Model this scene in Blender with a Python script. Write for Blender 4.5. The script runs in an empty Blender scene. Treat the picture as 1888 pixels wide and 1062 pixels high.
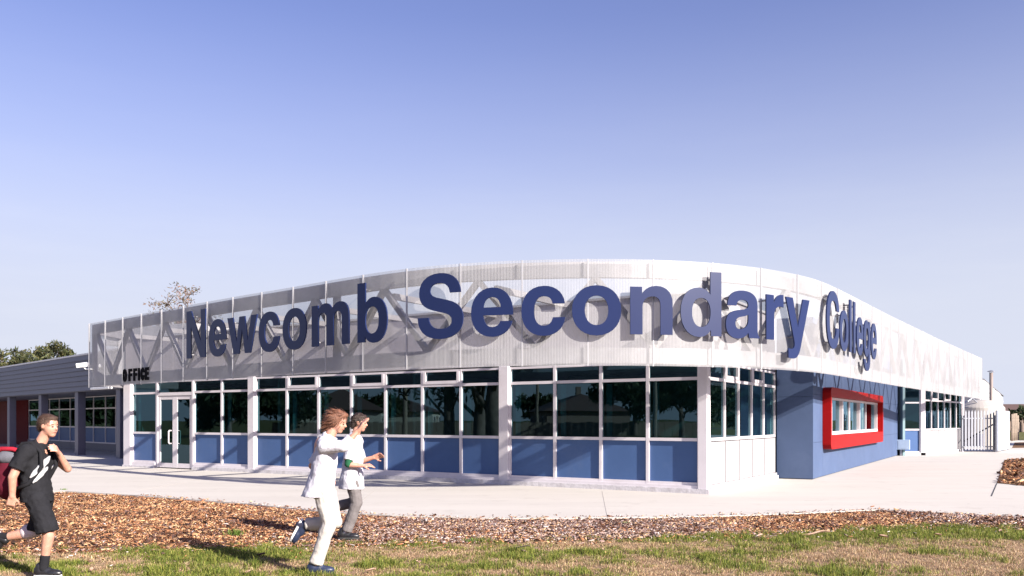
import bpy, bmesh, math, random
import numpy as np
from mathutils import Vector, Matrix, Quaternion, noise as mnoise

R = math.radians
rng = np.random.default_rng(7)
random.seed(7)
scene = bpy.context.scene
COL = scene.collection

# ------------------------------------------------------------------ camera
FPX, HORX, HORY, CAMH = 1600.0, 944.0, 775.0, 1.5     # measured from the photograph (1888 px wide)
cam_d = bpy.data.cameras.new('camera')
cam = bpy.data.objects.new('camera', cam_d); COL.objects.link(cam)
cam.location = (0, 0, CAMH); cam.rotation_euler = (R(90), 0, 0)
cam_d.sensor_width = 36.0; cam_d.lens = 36.0 * FPX / 1888.0
cam_d.shift_y = (HORY - 531.0) / 1888.0
cam_d.clip_end = 6000; cam_d.clip_start = 0.1
scene.camera = cam

# ------------------------------------------------------------------ light
SUN_AZ, SUN_EL = R(43.5), R(25.5)      # light travels to (-cos az, sin az)
d_sun = Vector((-math.cos(SUN_AZ) * math.cos(SUN_EL), math.sin(SUN_AZ) * math.cos(SUN_EL), -math.sin(SUN_EL)))
world = bpy.data.worlds.new('World'); scene.world = world; world.use_nodes = True
wn = world.node_tree.nodes; wl = world.node_tree.links; wn.clear()
w_out = wn.new('ShaderNodeOutputWorld'); w_bg = wn.new('ShaderNodeBackground')
sky = wn.new('ShaderNodeTexSky'); sky.sky_type = 'NISHITA'; sky.sun_disc = False
sky.sun_elevation = SUN_EL
sky.sun_rotation = math.atan2(-d_sun.x, -d_sun.y)
sky.altitude = 0; sky.air_density = 1.0; sky.dust_density = 1.6; sky.ozone_density = 2.2
tint = wn.new('ShaderNodeMix'); tint.data_type = 'RGBA'; tint.blend_type = 'MULTIPLY'
tint.inputs['Factor'].default_value = 1.0; tint.inputs['B'].default_value = (0.83, 0.74, 1.08, 1)
wl.new(sky.outputs['Color'], tint.inputs['A'])
# pale haze towards the horizon, the same all round, with thin low cloud in it
geo = wn.new('ShaderNodeTexCoord'); sep = wn.new('ShaderNodeSeparateXYZ'); wl.new(geo.outputs['Generated'], sep.inputs[0])
hz = wn.new('ShaderNodeValToRGB'); hz.color_ramp.interpolation = 'B_SPLINE'
he = hz.color_ramp.elements; he[0].position = 0.0; he[0].color = (1, 1, 1, 1); he[1].position = 0.66; he[1].color = (0, 0, 0, 1)
for pos_, v_ in ((0.10, 1.0), (0.19, 0.80), (0.28, 0.42), (0.42, 0.045)):
    q_ = he.new(pos_); q_.color = (v_, v_, v_, 1)
wl.new(sep.outputs['Z'], hz.inputs['Fac'])
cmap = wn.new('ShaderNodeMapping'); cmap.inputs['Scale'].default_value = (2.2, 2.2, 14.0); wl.new(geo.outputs['Generated'], cmap.inputs['Vector'])
cn = wn.new('ShaderNodeTexNoise'); cn.inputs['Scale'].default_value = 2.6; cn.inputs['Detail'].default_value = 7; cn.inputs['Roughness'].default_value = 0.6; wl.new(cmap.outputs[0], cn.inputs['Vector'])
cr_ = wn.new('ShaderNodeValToRGB'); cr_.color_ramp.elements[0].position = 0.45; cr_.color_ramp.elements[0].color = (4.02, 4.24, 5.0, 1)
cr_.color_ramp.elements[1].position = 0.72; cr_.color_ramp.elements[1].color = (4.16, 4.36, 5.05, 1); wl.new(cn.outputs['Fac'], cr_.inputs['Fac'])
hmix = wn.new('ShaderNodeMix'); hmix.data_type = 'RGBA'
wl.new(hz.outputs['Color'], hmix.inputs['Factor']); wl.new(tint.outputs['Result'], hmix.inputs['A']); wl.new(cr_.outputs['Color'], hmix.inputs['B'])
wl.new(hmix.outputs['Result'], w_bg.inputs['Color'])
w_bg.inputs['Strength'].default_value = 0.075
wl.new(w_bg.outputs[0], w_out.inputs[0])
sun_d = bpy.data.lights.new('sun', 'SUN'); sun_d.energy = 5.0; sun_d.angle = R(0.53); sun_d.color = (1.0, 0.93, 0.84)
sun = bpy.data.objects.new('sun', sun_d); COL.objects.link(sun)
sun.rotation_euler = d_sun.to_track_quat('-Z', 'Y').to_euler(); sun.location = (20, -20, 30)
vs = scene.view_settings
vs.view_transform = 'Standard'; vs.look = 'None'; vs.exposure = 1.27; vs.gamma = 1.0; vs.use_curve_mapping = False
scene.cycles.max_bounces = 8; scene.cycles.transparent_max_bounces = 24
scene.cycles.glossy_bounces = 3; scene.cycles.diffuse_bounces = 3; scene.cycles.transmission_bounces = 4
scene.cycles.caustics_reflective = False; scene.cycles.caustics_refractive = False

# ------------------------------------------------------------------ helpers
def G(px, py, z=0.0):
    """Ground point seen at a photograph pixel."""
    Y = FPX * (CAMH - z) / (py - HORY)
    return Vector(((px - HORX) / FPX * Y, Y, z))
def at(px, py, Y):
    """Point seen at a photograph pixel, Y metres in front of the camera."""
    return Vector(((px - HORX) / FPX * Y, Y, CAMH - (py - HORY) / FPX * Y))
def px_of(p): return HORX + FPX * p[0] / p[1]

def tag(o, label=None, cat=None, group=None, kind=None):
    if label: o['label'] = label
    if cat: o['category'] = cat
    if group: o['group'] = group
    if kind: o['kind'] = kind
    return o
def empty(name, loc, label, cat, group=None, rz=0.0):
    o = bpy.data.objects.new(name, None); COL.objects.link(o)
    o.location = loc; o.rotation_euler = (0, 0, rz); o.empty_display_size = 0.3
    return tag(o, label, cat, group)
def origin_of(o):
    v = Vector((0, 0, 0))
    while o is not None:
        v += o.location; o = o.parent
    return v

class MB:
    """Collects shapes in world coordinates; build() links them as ONE mesh object."""
    def __init__(s): s.v = []; s.f = []
    def add(s, vs_, fs):
        b = len(s.v); s.v += [Vector(q) for q in vs_]; s.f += [[i + b for i in q] for q in fs]; return s
    def hexa(s, c):
        return s.add(c, [(0, 3, 2, 1), (4, 5, 6, 7), (0, 1, 5, 4), (1, 2, 6, 5), (2, 3, 7, 6), (3, 0, 4, 7)])
    def box(s, x0, x1, y0, y1, z0, z1):
        return s.hexa([(x0, y0, z0), (x1, y0, z0), (x1, y1, z0), (x0, y1, z0), (x0, y0, z1), (x1, y0, z1), (x1, y1, z1), (x0, y1, z1)])
    def bar(s, a, b, w, h, up=(0, 0, 1)):
        a = Vector(a); b = Vector(b); d = (b - a).normalized(); up = Vector(up)
        if abs(d.dot(up)) > 0.98: up = Vector((1, 0, 0))
        sd = d.cross(up).normalized() * (w / 2); u = sd.cross(d).normalized() * (h / 2)
        return s.hexa([a - sd - u, a + sd - u, a + sd + u, a - sd + u, b - sd - u, b + sd - u, b + sd + u, b - sd + u])
    def tube(s, pts, rad, n=8, cap=True):
        pts = [Vector(p) for p in pts]
        if not hasattr(rad, '__len__'): rad = [rad] * len(pts)
        rings = []; prev = None
        for i, p in enumerate(pts):
            d = (pts[min(i + 1, len(pts) - 1)] - pts[max(i - 1, 0)]).normalized()
            if prev is None: sd = d.orthogonal().normalized()
            else: sd = (prev - d * prev.dot(d)).normalized()
            prev = sd; u = d.cross(sd)
            rings.append([p + (sd * math.cos(2 * math.pi * k / n) + u * math.sin(2 * math.pi * k / n)) * rad[i] for k in range(n)])
        b = len(s.v)
        for r_ in rings: s.v += r_
        for i in range(len(rings) - 1):
            for k in range(n):
                s.f.append([b + i * n + k, b + i * n + (k + 1) % n, b + (i + 1) * n + (k + 1) % n, b + (i + 1) * n + k])
        if cap:
            s.f.append([b + k for k in range(n)][::-1]); s.f.append([b + (len(rings) - 1) * n + k for k in range(n)])
        return s
    def lathe(s, c, prof, n=24):
        c = Vector(c); b = len(s.v)
        for r_, z in prof:
            for k in range(n):
                a = 2 * math.pi * k / n; s.v.append(c + Vector((r_ * math.cos(a), r_ * math.sin(a), z)))
        for i in range(len(prof) - 1):
            for k in range(n):
                s.f.append([b + i * n + k, b + i * n + (k + 1) % n, b + (i + 1) * n + (k + 1) % n, b + (i + 1) * n + k])
        s.f.append([b + k for k in range(n)][::-1]); s.f.append([b + (len(prof) - 1) * n + k for k in range(n)])
        return s
    def build(s, name, m, parent=None, smooth=False, bevel=0.0):
        off = origin_of(parent) if parent is not None else Vector((0, 0, 0))
        rzm = None
        me = bpy.data.meshes.new(name)
        me.from_pydata([tuple(q - off) for q in s.v], [], s.f); me.update()
        bm = bmesh.new(); bm.from_mesh(me); bmesh.ops.recalc_face_normals(bm, faces=bm.faces)
        if bevel > 0: bmesh.ops.bevel(bm, geom=list(bm.edges), offset=bevel, segments=1, affect='EDGES', clamp_overlap=True)
        bm.to_mesh(me); bm.free()
        if smooth: me.polygons.foreach_set('use_smooth', [True] * len(me.polygons))
        if m: me.materials.append(m)
        o = bpy.data.objects.new(name, me); COL.objects.link(o); o.parent = parent
        return o
    def top(s, name, m, base, label, cat, group=None, kind=None, **k):
        """a top-level mesh thing whose origin sits at base"""
        base = Vector(base); s.v = [q - base for q in s.v]
        o = s.build(name, m, None, **k); o.location = base
        return tag(o, label, cat, group, kind)

class Fr:
    """wall frame: s along the wall from P0 towards P1, n outward, z up"""
    def __init__(f, P0, P1, out=None):
        f.P = Vector((P0[0], P0[1], 0)); q = Vector((P1[0], P1[1], 0)) - f.P
        f.L = q.length; f.u = q / f.L; f.n = Vector((f.u.y, -f.u.x, 0))
        if out is not None and f.n.dot(Vector((out[0], out[1], 0)) - f.P) < 0: f.n = -f.n
    def p(f, s, n, z): return f.P + f.u * s + f.n * n + Vector((0, 0, z))
    def box(f, mb, s0, s1, n0, n1, z0, z1):
        return mb.hexa([f.p(s0, n0, z0), f.p(s1, n0, z0), f.p(s1, n1, z0), f.p(s0, n1, z0),
                        f.p(s0, n0, z1), f.p(s1, n0, z1), f.p(s1, n1, z1), f.p(s0, n1, z1)])
    def s_at(f, px):
        k = (px - HORX) / FPX
        return (k * f.P.y - f.P.x) / (f.u.x - k * f.u.y)

# ------------------------------------------------------------------ materials
def new_mat(name):
    m = bpy.data.materials.new(name); m.use_nodes = True
    return m, m.node_tree.nodes, m.node_tree.links, m.node_tree.nodes['Principled BSDF']
def mat(name, col, rough=0.6, metal=0.0, var=0.12, scale=3.0, bump=0.0, bscale=40.0, spec=0.5, dirt=None, dscale=0.7):
    """plain surface with procedural colour variation, fine bump and optional stain colour"""
    m, n, l, p = new_mat(name)
    p.inputs['Roughness'].default_value = rough; p.inputs['Metallic'].default_value = metal
    p.inputs['Specular IOR Level'].default_value = spec
    tc = n.new('ShaderNodeTexCoord')
    nz = n.new('ShaderNodeTexNoise'); nz.inputs['Scale'].default_value = scale; nz.inputs['Detail'].default_value = 6; nz.inputs['Roughness'].default_value = 0.65
    l.new(tc.outputs['Object'], nz.inputs['Vector'])
    cr = n.new('ShaderNodeValToRGB')
    a = [max(0, c * (1 - var)) for c in col]; b = [min(1, c * (1 + var)) for c in col]
    cr.color_ramp.elements[0].color = (*a, 1); cr.color_ramp.elements[0].position = 0.3
    cr.color_ramp.elements[1].color = (*b, 1); cr.color_ramp.elements[1].position = 0.72
    l.new(nz.outputs['Fac'], cr.inputs['Fac'])
    out = cr.outputs['Color']
    if dirt:
        n2 = n.new('ShaderNodeTexNoise'); n2.inputs['Scale'].default_value = dscale; n2.inputs['Detail'].default_value = 8; n2.inputs['Roughness'].default_value = 0.7
        l.new(tc.outputs['Object'], n2.inputs['Vector'])
        r2 = n.new('ShaderNodeValToRGB'); r2.color_ramp.elements[0].position = 0.52; r2.color_ramp.elements[1].position = 0.75
        r2.color_ramp.elements[0].color = (0, 0, 0, 1); r2.color_ramp.elements[1].color = (0.6, 0.6, 0.6, 1)
        l.new(n2.outputs['Fac'], r2.inputs['Fac'])
        mx = n.new('ShaderNodeMix'); mx.data_type = 'RGBA'
        l.new(r2.outputs['Color'], mx.inputs['Factor']); l.new(out, mx.inputs['A']); mx.inputs['B'].default_value = (*dirt, 1)
        out = mx.outputs['Result']
    l.new(out, p.inputs['Base Color'])
    if bump > 0:
        n3 = n.new('ShaderNodeTexNoise'); n3.inputs['Scale'].default_value = bscale; n3.inputs['Detail'].default_value = 4
        l.new(tc.outputs['Object'], n3.inputs['Vector'])
        bp = n.new('ShaderNodeBump'); bp.inputs['Strength'].default_value = bump; bp.inputs['Distance'].default_value = 0.02
        l.new(n3.outputs['Fac'], bp.inputs['Height']); l.new(bp.outputs['Normal'], p.inputs['Normal'])
    return m
def attr_mat(name, rough=0.8, spec=0.3, trans=0.0):
    """colour from the mesh's own 'col' attribute (chips, blades, leaves)"""
    m, n, l, p = new_mat(name)
    a = n.new('ShaderNodeAttribute'); a.attribute_name = 'col'
    l.new(a.outputs['Color'], p.inputs['Base Color'])
    p.inputs['Roughness'].default_value = rough; p.inputs['Specular IOR Level'].default_value = spec
    if trans > 0:
        t = n.new('ShaderNodeBsdfTranslucent'); l.new(a.outputs['Color'], t.inputs['Color'])
        mx = n.new('ShaderNodeMixShader'); mx.inputs[0].default_value = trans
        l.new(p.outputs[0], mx.inputs[1]); l.new(t.outputs[0], mx.inputs[2]); l.new(mx.outputs[0], n['Material Output'].inputs[0])
    return m
def glass_mat(name, tintc, f0=0.05):
    m, n, l, p = new_mat(name); n.remove(p)
    lw_ = n.new('ShaderNodeLayerWeight'); lw_.inputs['Blend'].default_value = 0.5
    pw = n.new('ShaderNodeMath'); pw.operation = 'POWER'; pw.inputs[1].default_value = 5.0; l.new(lw_.outputs['Facing'], pw.inputs[0])
    ml = n.new('ShaderNodeMath'); ml.operation = 'MULTIPLY_ADD'; ml.inputs[1].default_value = 1 - f0; ml.inputs[2].default_value = f0; l.new(pw.outputs[0], ml.inputs[0])
    tr = n.new('ShaderNodeBsdfTransparent'); tr.inputs['Color'].default_value = (*tintc, 1)
    gl = n.new('ShaderNodeBsdfGlossy'); gl.inputs['Roughness'].default_value = 0.0; gl.inputs['Color'].default_value = (0.50, 0.84, 1.0, 1)
    tc = n.new('ShaderNodeTexCoord'); nz = n.new('ShaderNodeTexNoise'); nz.inputs['Scale'].default_value = 0.9; nz.inputs['Detail'].default_value = 1
    l.new(tc.outputs['Object'], nz.inputs['Vector'])
    bp = n.new('ShaderNodeBump'); bp.inputs['Strength'].default_value = 0.02; bp.inputs['Distance'].default_value = 0.05
    l.new(nz.outputs['Fac'], bp.inputs['Height']); l.new(bp.outputs['Normal'], gl.inputs['Normal'])
    mx = n.new('ShaderNodeMixShader')
    l.new(ml.outputs[0], mx.inputs[0]); l.new(tr.outputs[0], mx.inputs[1]); l.new(gl.outputs[0], mx.inputs[2])
    l.new(mx.outputs[0], n['Material Output'].inputs[0])
    return m

M = {}
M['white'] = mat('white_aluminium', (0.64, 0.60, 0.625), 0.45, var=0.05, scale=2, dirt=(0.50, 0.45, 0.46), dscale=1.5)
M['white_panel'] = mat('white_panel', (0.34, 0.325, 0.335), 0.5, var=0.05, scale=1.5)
M['plinth'] = mat('painted_plinth', (0.55, 0.53, 0.55), 0.8, var=0.2, scale=9, bump=0.4, bscale=25, dirt=(0.25, 0.21, 0.20), dscale=4)
M['blue'] = mat('blue_panel', (0.060, 0.114, 0.255), 0.5, var=0.07, scale=1.2, bump=0.04, bscale=8, dirt=(0.088, 0.135, 0.26), dscale=2.0, spec=0.2)
M['blue_wall'] = mat('blue_wall', (0.070, 0.102, 0.186), 0.65, var=0.08, scale=0.8, bump=0.06, bscale=30, dirt=(0.095, 0.13, 0.22), dscale=1.2, spec=0.15)
M['parapet'] = mat('grey_parapet_metal', (0.36, 0.34, 0.36), 0.55, 0.0, var=0.08, scale=1.0)
M['roof'] = mat('pale_roof', (0.62, 0.62, 0.63), 0.5, var=0.06)
M['steel'] = mat('galvanised_steel', (0.27, 0.26, 0.27), 0.5, 0.2, var=0.15, scale=4)
M['chord'] = mat('chord_steel', (0.34, 0.335, 0.35), 0.5, 0.2, var=0.15, scale=2, dirt=(0.24, 0.23, 0.25), dscale=1.5)
M['batten'] = mat('batten_aluminium', (0.46, 0.455, 0.47), 0.4, 0.2, var=0.05)
M['clad'] = mat('grey_cladding', (0.085, 0.085, 0.115), 0.5, 0.0, var=0.06, scale=1.0)
M['post'] = mat('grey_post', (0.10, 0.10, 0.14), 0.5, var=0.05)
M['red'] = mat('red_frame', (0.31, 0.006, 0.006), 0.5, var=0.06, scale=2, spec=0.12)
M['maroon'] = mat('maroon_panel', (0.085, 0.003, 0.008), 0.7, var=0.1, spec=0.1)
M['dark'] = mat('dark_interior', (0.035, 0.038, 0.042), 0.9, var=0.1)
M['int_wall'] = mat('interior_wall', (0.20, 0.29, 0.31), 0.9, var=0.05)
M['int_floor'] = mat('interior_floor', (0.05, 0.055, 0.06), 0.8, var=0.1)
M['blind'] = mat('teal_blind', (0.13, 0.30, 0.33), 0.8, var=0.1)
M['black'] = mat('black_letter', (0.004, 0.004, 0.006), 0.8, var=0.1, spec=0.05)
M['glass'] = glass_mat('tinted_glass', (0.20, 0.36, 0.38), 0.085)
M['glass_shade'] = glass_mat('shaded_glass', (0.10, 0.15, 0.17), 0.02)  # darkened copy of the tinted glass, walkway shade put into it
M['glass_clear'] = glass_mat('clear_glass', (0.35, 0.48, 0.50), 0.06)
M['concrete_white'] = mat('tank_plastic', (0.40, 0.37, 0.335), 0.55, var=0.03)
M['galv'] = mat('galvanised', (0.30, 0.31, 0.35), 0.45, 0.5, var=0.06)
M['shedwhite'] = mat('white_weatherboard', (0.42, 0.415, 0.415), 0.6, var=0.04)
M['timber'] = mat('weathered_timber', (0.28, 0.22, 0.17), 0.85, var=0.25, scale=8)
M['rooftile'] = mat('brown_roof_tile', (0.10, 0.06, 0.05), 0.8, var=0.2, scale=6)
M['brickwall'] = mat('house_wall', (0.22, 0.16, 0.13), 0.85, var=0.15, scale=8)
M['bark'] = mat('bark', (0.16, 0.12, 0.10), 0.9, var=0.4, scale=5, bump=0.6, bscale=12)
M['leaf'] = attr_mat('gum_leaf', 0.6, 0.3, 0.25)
M['camwhite'] = mat('camera_white', (0.8, 0.8, 0.8), 0.4, var=0.02)
M['orange_pipe'] = mat('downpipe_cream', (0.62, 0.52, 0.42), 0.5, var=0.05)

# ------------------------------------------------------------------ ground
def poly_sheet(name, pts, z, m, thick=0.0, kind='structure'):
    bm = bmesh.new(); vsx = [bm.verts.new((p[0], p[1], z)) for p in pts]
    f = bm.faces.new(vsx)
    if f.normal.z < 0: f.normal_flip()
    bm.normal_update()
    if f.normal.z < 0: f.normal_flip()
    if thick > 0:
        r = bmesh.ops.extrude_face_region(bm, geom=[f])
        low = [v for v in r['geom'] if isinstance(v, bmesh.types.BMVert)]
        for v in low: v.co.z += 0
        for v in vsx: v.co.z = z - thick
        bmesh.ops.recalc_face_normals(bm, faces=bm.faces)
    bmesh.ops.triangulate(bm, faces=[q for q in bm.faces if len(q.verts) > 4])
    me = bpy.data.meshes.new(name); bm.to_mesh(me); bm.free(); me.materials.append(m)
    o = bpy.data.objects.new(name, me); COL.objects.link(o); o['kind'] = kind
    return o

def concrete_mat():
    m, n, l, p = new_mat('broomed_concrete')
    tc = n.new('ShaderNodeTexCoord')
    big = n.new('ShaderNodeTexNoise'); big.inputs['Scale'].default_value = 0.35; big.inputs['Detail'].default_value = 8; big.inputs['Roughness'].default_value = 0.7
    mp = n.new('ShaderNodeMapping'); mp.inputs['Scale'].default_value = (0.5, 3.0, 1)
    l.new(tc.outputs['Object'], mp.inputs['Vector']); l.new(mp.outputs[0], big.inputs['Vector'])
    cr = n.new('ShaderNodeValToRGB')
    cr.color_ramp.elements[0].position = 0.3; cr.color_ramp.elements[0].color = (0.465, 0.432, 0.388, 1)
    cr.color_ramp.elements[1].position = 0.7; cr.color_ramp.elements[1].color = (0.53, 0.495, 0.445, 1)
    l.new(big.outputs['Fac'], cr.inputs['Fac'])
    fine = n.new('ShaderNodeTexNoise'); fine.inputs['Scale'].default_value = 60; fine.inputs['Detail'].default_value = 3
    l.new(tc.outputs['Object'], fine.inputs['Vector'])
    st = n.new('ShaderNodeTexNoise'); st.inputs['Scale'].default_value = 1.3; st.inputs['Detail'].default_value = 10; st.inputs['Roughness'].default_value = 0.75
    l.new(tc.outputs['Object'], st.inputs['Vector'])
    sr = n.new('ShaderNodeValToRGB'); sr.color_ramp.elements[0].position = 0.55; sr.color_ramp.elements[0].color = (1, 1, 1, 1); sr.color_ramp.elements[1].position = 0.8; sr.color_ramp.elements[1].color = (0.72, 0.70, 0.68, 1)
    l.new(st.outputs['Fac'], sr.inputs['Fac'])
    vo = n.new('ShaderNodeTexVoronoi'); vo.inputs['Scale'].default_value = 1.1; l.new(tc.outputs['Object'], vo.inputs['Vector'])
    vr = n.new('ShaderNodeValToRGB'); vr.color_ramp.elements[0].position = 0.025; vr.color_ramp.elements[0].color = (0.45, 0.43, 0.42, 1); vr.color_ramp.elements[1].position = 0.04; vr.color_ramp.elements[1].color = (1, 1, 1, 1)
    l.new(vo.outputs['Distance'], vr.inputs['Fac'])                      # scattered gum spots
    m1 = n.new('ShaderNodeMix'); m1.data_type = 'RGBA'; m1.blend_type = 'MULTIPLY'; m1.inputs['Factor'].default_value = 1.0
    l.new(cr.outputs['Color'], m1.inputs['A']); l.new(sr.outputs['Color'], m1.inputs['B'])
    m2 = n.new('ShaderNodeMix'); m2.data_type = 'RGBA'; m2.blend_type = 'MULTIPLY'; m2.inputs['Factor'].default_value = 0.6
    l.new(m1.outputs['Result'], m2.inputs['A']); l.new(vr.outputs['Color'], m2.inputs['B'])
    l.new(m2.outputs['Result'], p.inputs['Base Color'])
    p.inputs['Roughness'].default_value = 0.85
    bp = n.new('ShaderNodeBump'); bp.inputs['Strength'].default_value = 0.15; bp.inputs['Distance'].default_value = 0.01
    l.new(fine.outputs['Fac'], bp.inputs['Height']); l.new(bp.outputs['Normal'], p.inputs['Normal'])
    return m
M['concrete'] = concrete_mat()
def soil_mat(name, cols, scale, bump=0.5):
    m, n, l, p = new_mat(name)
    tc = n.new('ShaderNodeTexCoord'); nz = n.new('ShaderNodeTexNoise')
    nz.inputs['Scale'].default_value = scale; nz.inputs['Detail'].default_value = 9; nz.inputs['Roughness'].default_value = 0.75
    l.new(tc.outputs['Object'], nz.inputs['Vector'])
    cr = n.new('ShaderNodeValToRGB'); e = cr.color_ramp.elements
    e[0].position = 0.3; e[0].color = (*cols[0], 1); e[1].position = 0.72; e[1].color = (*cols[-1], 1)
    for i, c in enumerate(cols[1:-1]):
        q = e.new(0.3 + 0.42 * (i + 1) / (len(cols) - 1)); q.color = (*c, 1)
    l.new(nz.outputs['Fac'], cr.inputs['Fac']); l.new(cr.outputs['Color'], p.inputs['Base Color'])
    p.inputs['Roughness'].default_value = 0.95; p.inputs['Specular IOR Level'].default_value = 0.1
    n3 = n.new('ShaderNodeTexNoise'); n3.inputs['Scale'].default_value = scale * 12; n3.inputs['Detail'].default_value = 5
    l.new(tc.outputs['Object'], n3.inputs['Vector'])
    bp = n.new('ShaderNodeBump'); bp.inputs['Strength'].default_value = bump; bp.inputs['Distance'].default_value = 0.03
    l.new(n3.outputs['Fac'], bp.inputs['Height']); l.new(bp.outputs['Normal'], p.inputs['Normal'])
    return m
M['field'] = soil_mat('dry_grass_field', [(0.06, 0.075, 0.02), (0.11, 0.11, 0.04), (0.16, 0.13, 0.06)], 0.6)
M['mulchbase'] = soil_mat('mulch_soil', [(0.07, 0.04, 0.025), (0.16, 0.09, 0.05), (0.26, 0.16, 0.10)], 6.0)
M['lawnbase'] = soil_mat('lawn_soil', [(0.11, 0.075, 0.045), (0.25, 0.17, 0.105), (0.42, 0.30, 0.19)], 3.0)
M['asphalt'] = mat('asphalt', (0.07, 0.07, 0.075), 0.9, var=0.15, scale=2, bump=0.2, bscale=80)

S = 3000
poly_sheet('ground', [(-S, -S), (S, -S), (S, S), (-S, S)], -0.10, M['field'])

# front edge of the concrete, left to right, and the bed/lawn border below it
EDGE = [(-260, 893), (60, 904), (120, 905), (240, 912), (450, 928), (590, 942), (720, 950), (900, 955), (1030, 955.5),
        (1260, 952.5), (1400, 949), (1500, 945), (1622, 939.5), (1700, 943), (1888, 953), (2250, 972)]
LAWN = [(-260, 1018), (0, 1015), (200, 1014), (300, 1011), (440, 1006), (560, 1005), (640, 1004), (760, 1000), (843, 998.6), (1070, 993),
        (1280, 986), (1460, 980), (1626, 971), (1719, 968), (1888, 973), (2250, 990)]
edge_g = [G(x, y) for x, y in EDGE]; lawn_g = [G(x, y, -0.03) for x, y in LAWN]
back = [Vector((60, 30, 0)), Vector((60, 66, 0)), Vector((26, 66, 0)), Vector((20, 52, 0)), Vector((-40, 60, 0)), Vector((-40, 25, 0))]
poly_sheet('pavement', [(p.x, p.y) for p in edge_g] + [(p.x, p.y) for p in back], 0.0, M['concrete'], thick=0.12)
poly_sheet('mulch_bed', [(p.x, p.y) for p in lawn_g] + [(p.x, p.y + 0.3) for p in reversed(edge_g)], -0.045, M['mulchbase'])
poly_sheet('lawn', [(p.x, p.y) for p in lawn_g] + [(14, 4), (-14, 4)], -0.05, M['lawnbase'])
# the mulch beds let into the concrete at the right
bed2 = [G(1838, 891), G(1852, 848), G(1900, 845), G(2100, 838), G(2100, 915), G(1888, 896)]
poly_sheet('side_mulch_bed', [(p.x, p.y) for p in bed2], 0.006, M['mulchbase'])
bed3 = [G(1866, 826), G(1871, 816), G(2000, 812), G(2000, 824)]
poly_sheet('far_mulch_bed', [(p.x, p.y) for p in bed3], 0.006, M['mulchbase'])
M['joint'] = mat('joint_grey', (0.36, 0.33, 0.30), 0.95)  # even colour of the control joints, a bit darker than the concrete
# saw cut joint in the concrete running on from the side bed
j = MB(); a = G(1838, 891.5); b = G(1828, 915); j.bar((a.x, a.y, 0.003), (b.x, b.y, 0.003), 0.018, 0.006)
jo = j.build('expansion_joint', M['dark']); jo['kind'] = 'structure'
for k, (pa, pb) in enumerate([((340, 890), (215, 911)), ((690, 905), (640, 945)), ((1110, 905.5), (1120, 954))]):
    a = G(*pa); b = G(*pb); j = MB(); j.bar((a.x, a.y, 0.0015), (b.x, b.y, 0.0015), 0.006, 0.003)
    jo = j.build('control_joint', M['joint']); jo['kind'] = 'structure'
# street far behind on the right
poly_sheet('street', [(40, 118), (400, 118), (400, 126), (40, 126)], -0.05, M['asphalt'])

# ---- mulch chips: numpy, one mesh
def in_strip(n, lo, hi, x0, x1):
    """random points between two polylines given as lists of ground points"""
    xs = rng.uniform(x0, x1, n)
    lx = np.array([p.x for p in lo]); ly = np.array([p.y for p in lo]); hx = np.array([p.x for p in hi]); hy = np.array([p.y for p in hi])
    a = np.interp(xs, lx, ly); b = np.interp(xs, hx, hy)
    return xs, a, b
def fast_mesh(name, V, F, colr, m, smooth=False):
    """V (n,3), F (k,4) or (k,3) ints, colr (n,3) per vertex"""
    me = bpy.data.meshes.new(name); k = F.shape[1]
    me.vertices.add(len(V)); me.vertices.foreach_set('co', V.astype(np.float32).ravel())
    me.loops.add(F.size); me.loops.foreach_set('vertex_index', F.astype(np.int32).ravel())
    me.polygons.add(len(F)); me.polygons.foreach_set('loop_start', np.arange(0, F.size, k, dtype=np.int32))
    me.polygons.foreach_set('loop_total', np.full(len(F), k, dtype=np.int32))
    if smooth: me.polygons.foreach_set('use_smooth', np.ones(len(F), dtype=bool))
    a = me.color_attributes.new('col', 'FLOAT_COLOR', 'POINT')
    a.data.foreach_set('color', np.concatenate([colr, np.ones((len(V), 1))], 1).astype(np.float32).ravel())
    me.update(calc_edges=True); me.materials.append(m)
    o = bpy.data.objects.new(name, me); COL.objects.link(o)
    return o
M['chip'] = attr_mat('mulch_chip', 0.85, 0.2)
M['blade'] = attr_mat('grass_blade', 0.6, 0.3, 0.35)
def value_noise(x, y, sc, seed=0):
    return np.array([mnoise.fractal(Vector((float(a) * sc + seed, float(b) * sc, seed * 1.7)), 1.0, 2.0, 3) for a, b in zip(x, y)])
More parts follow.
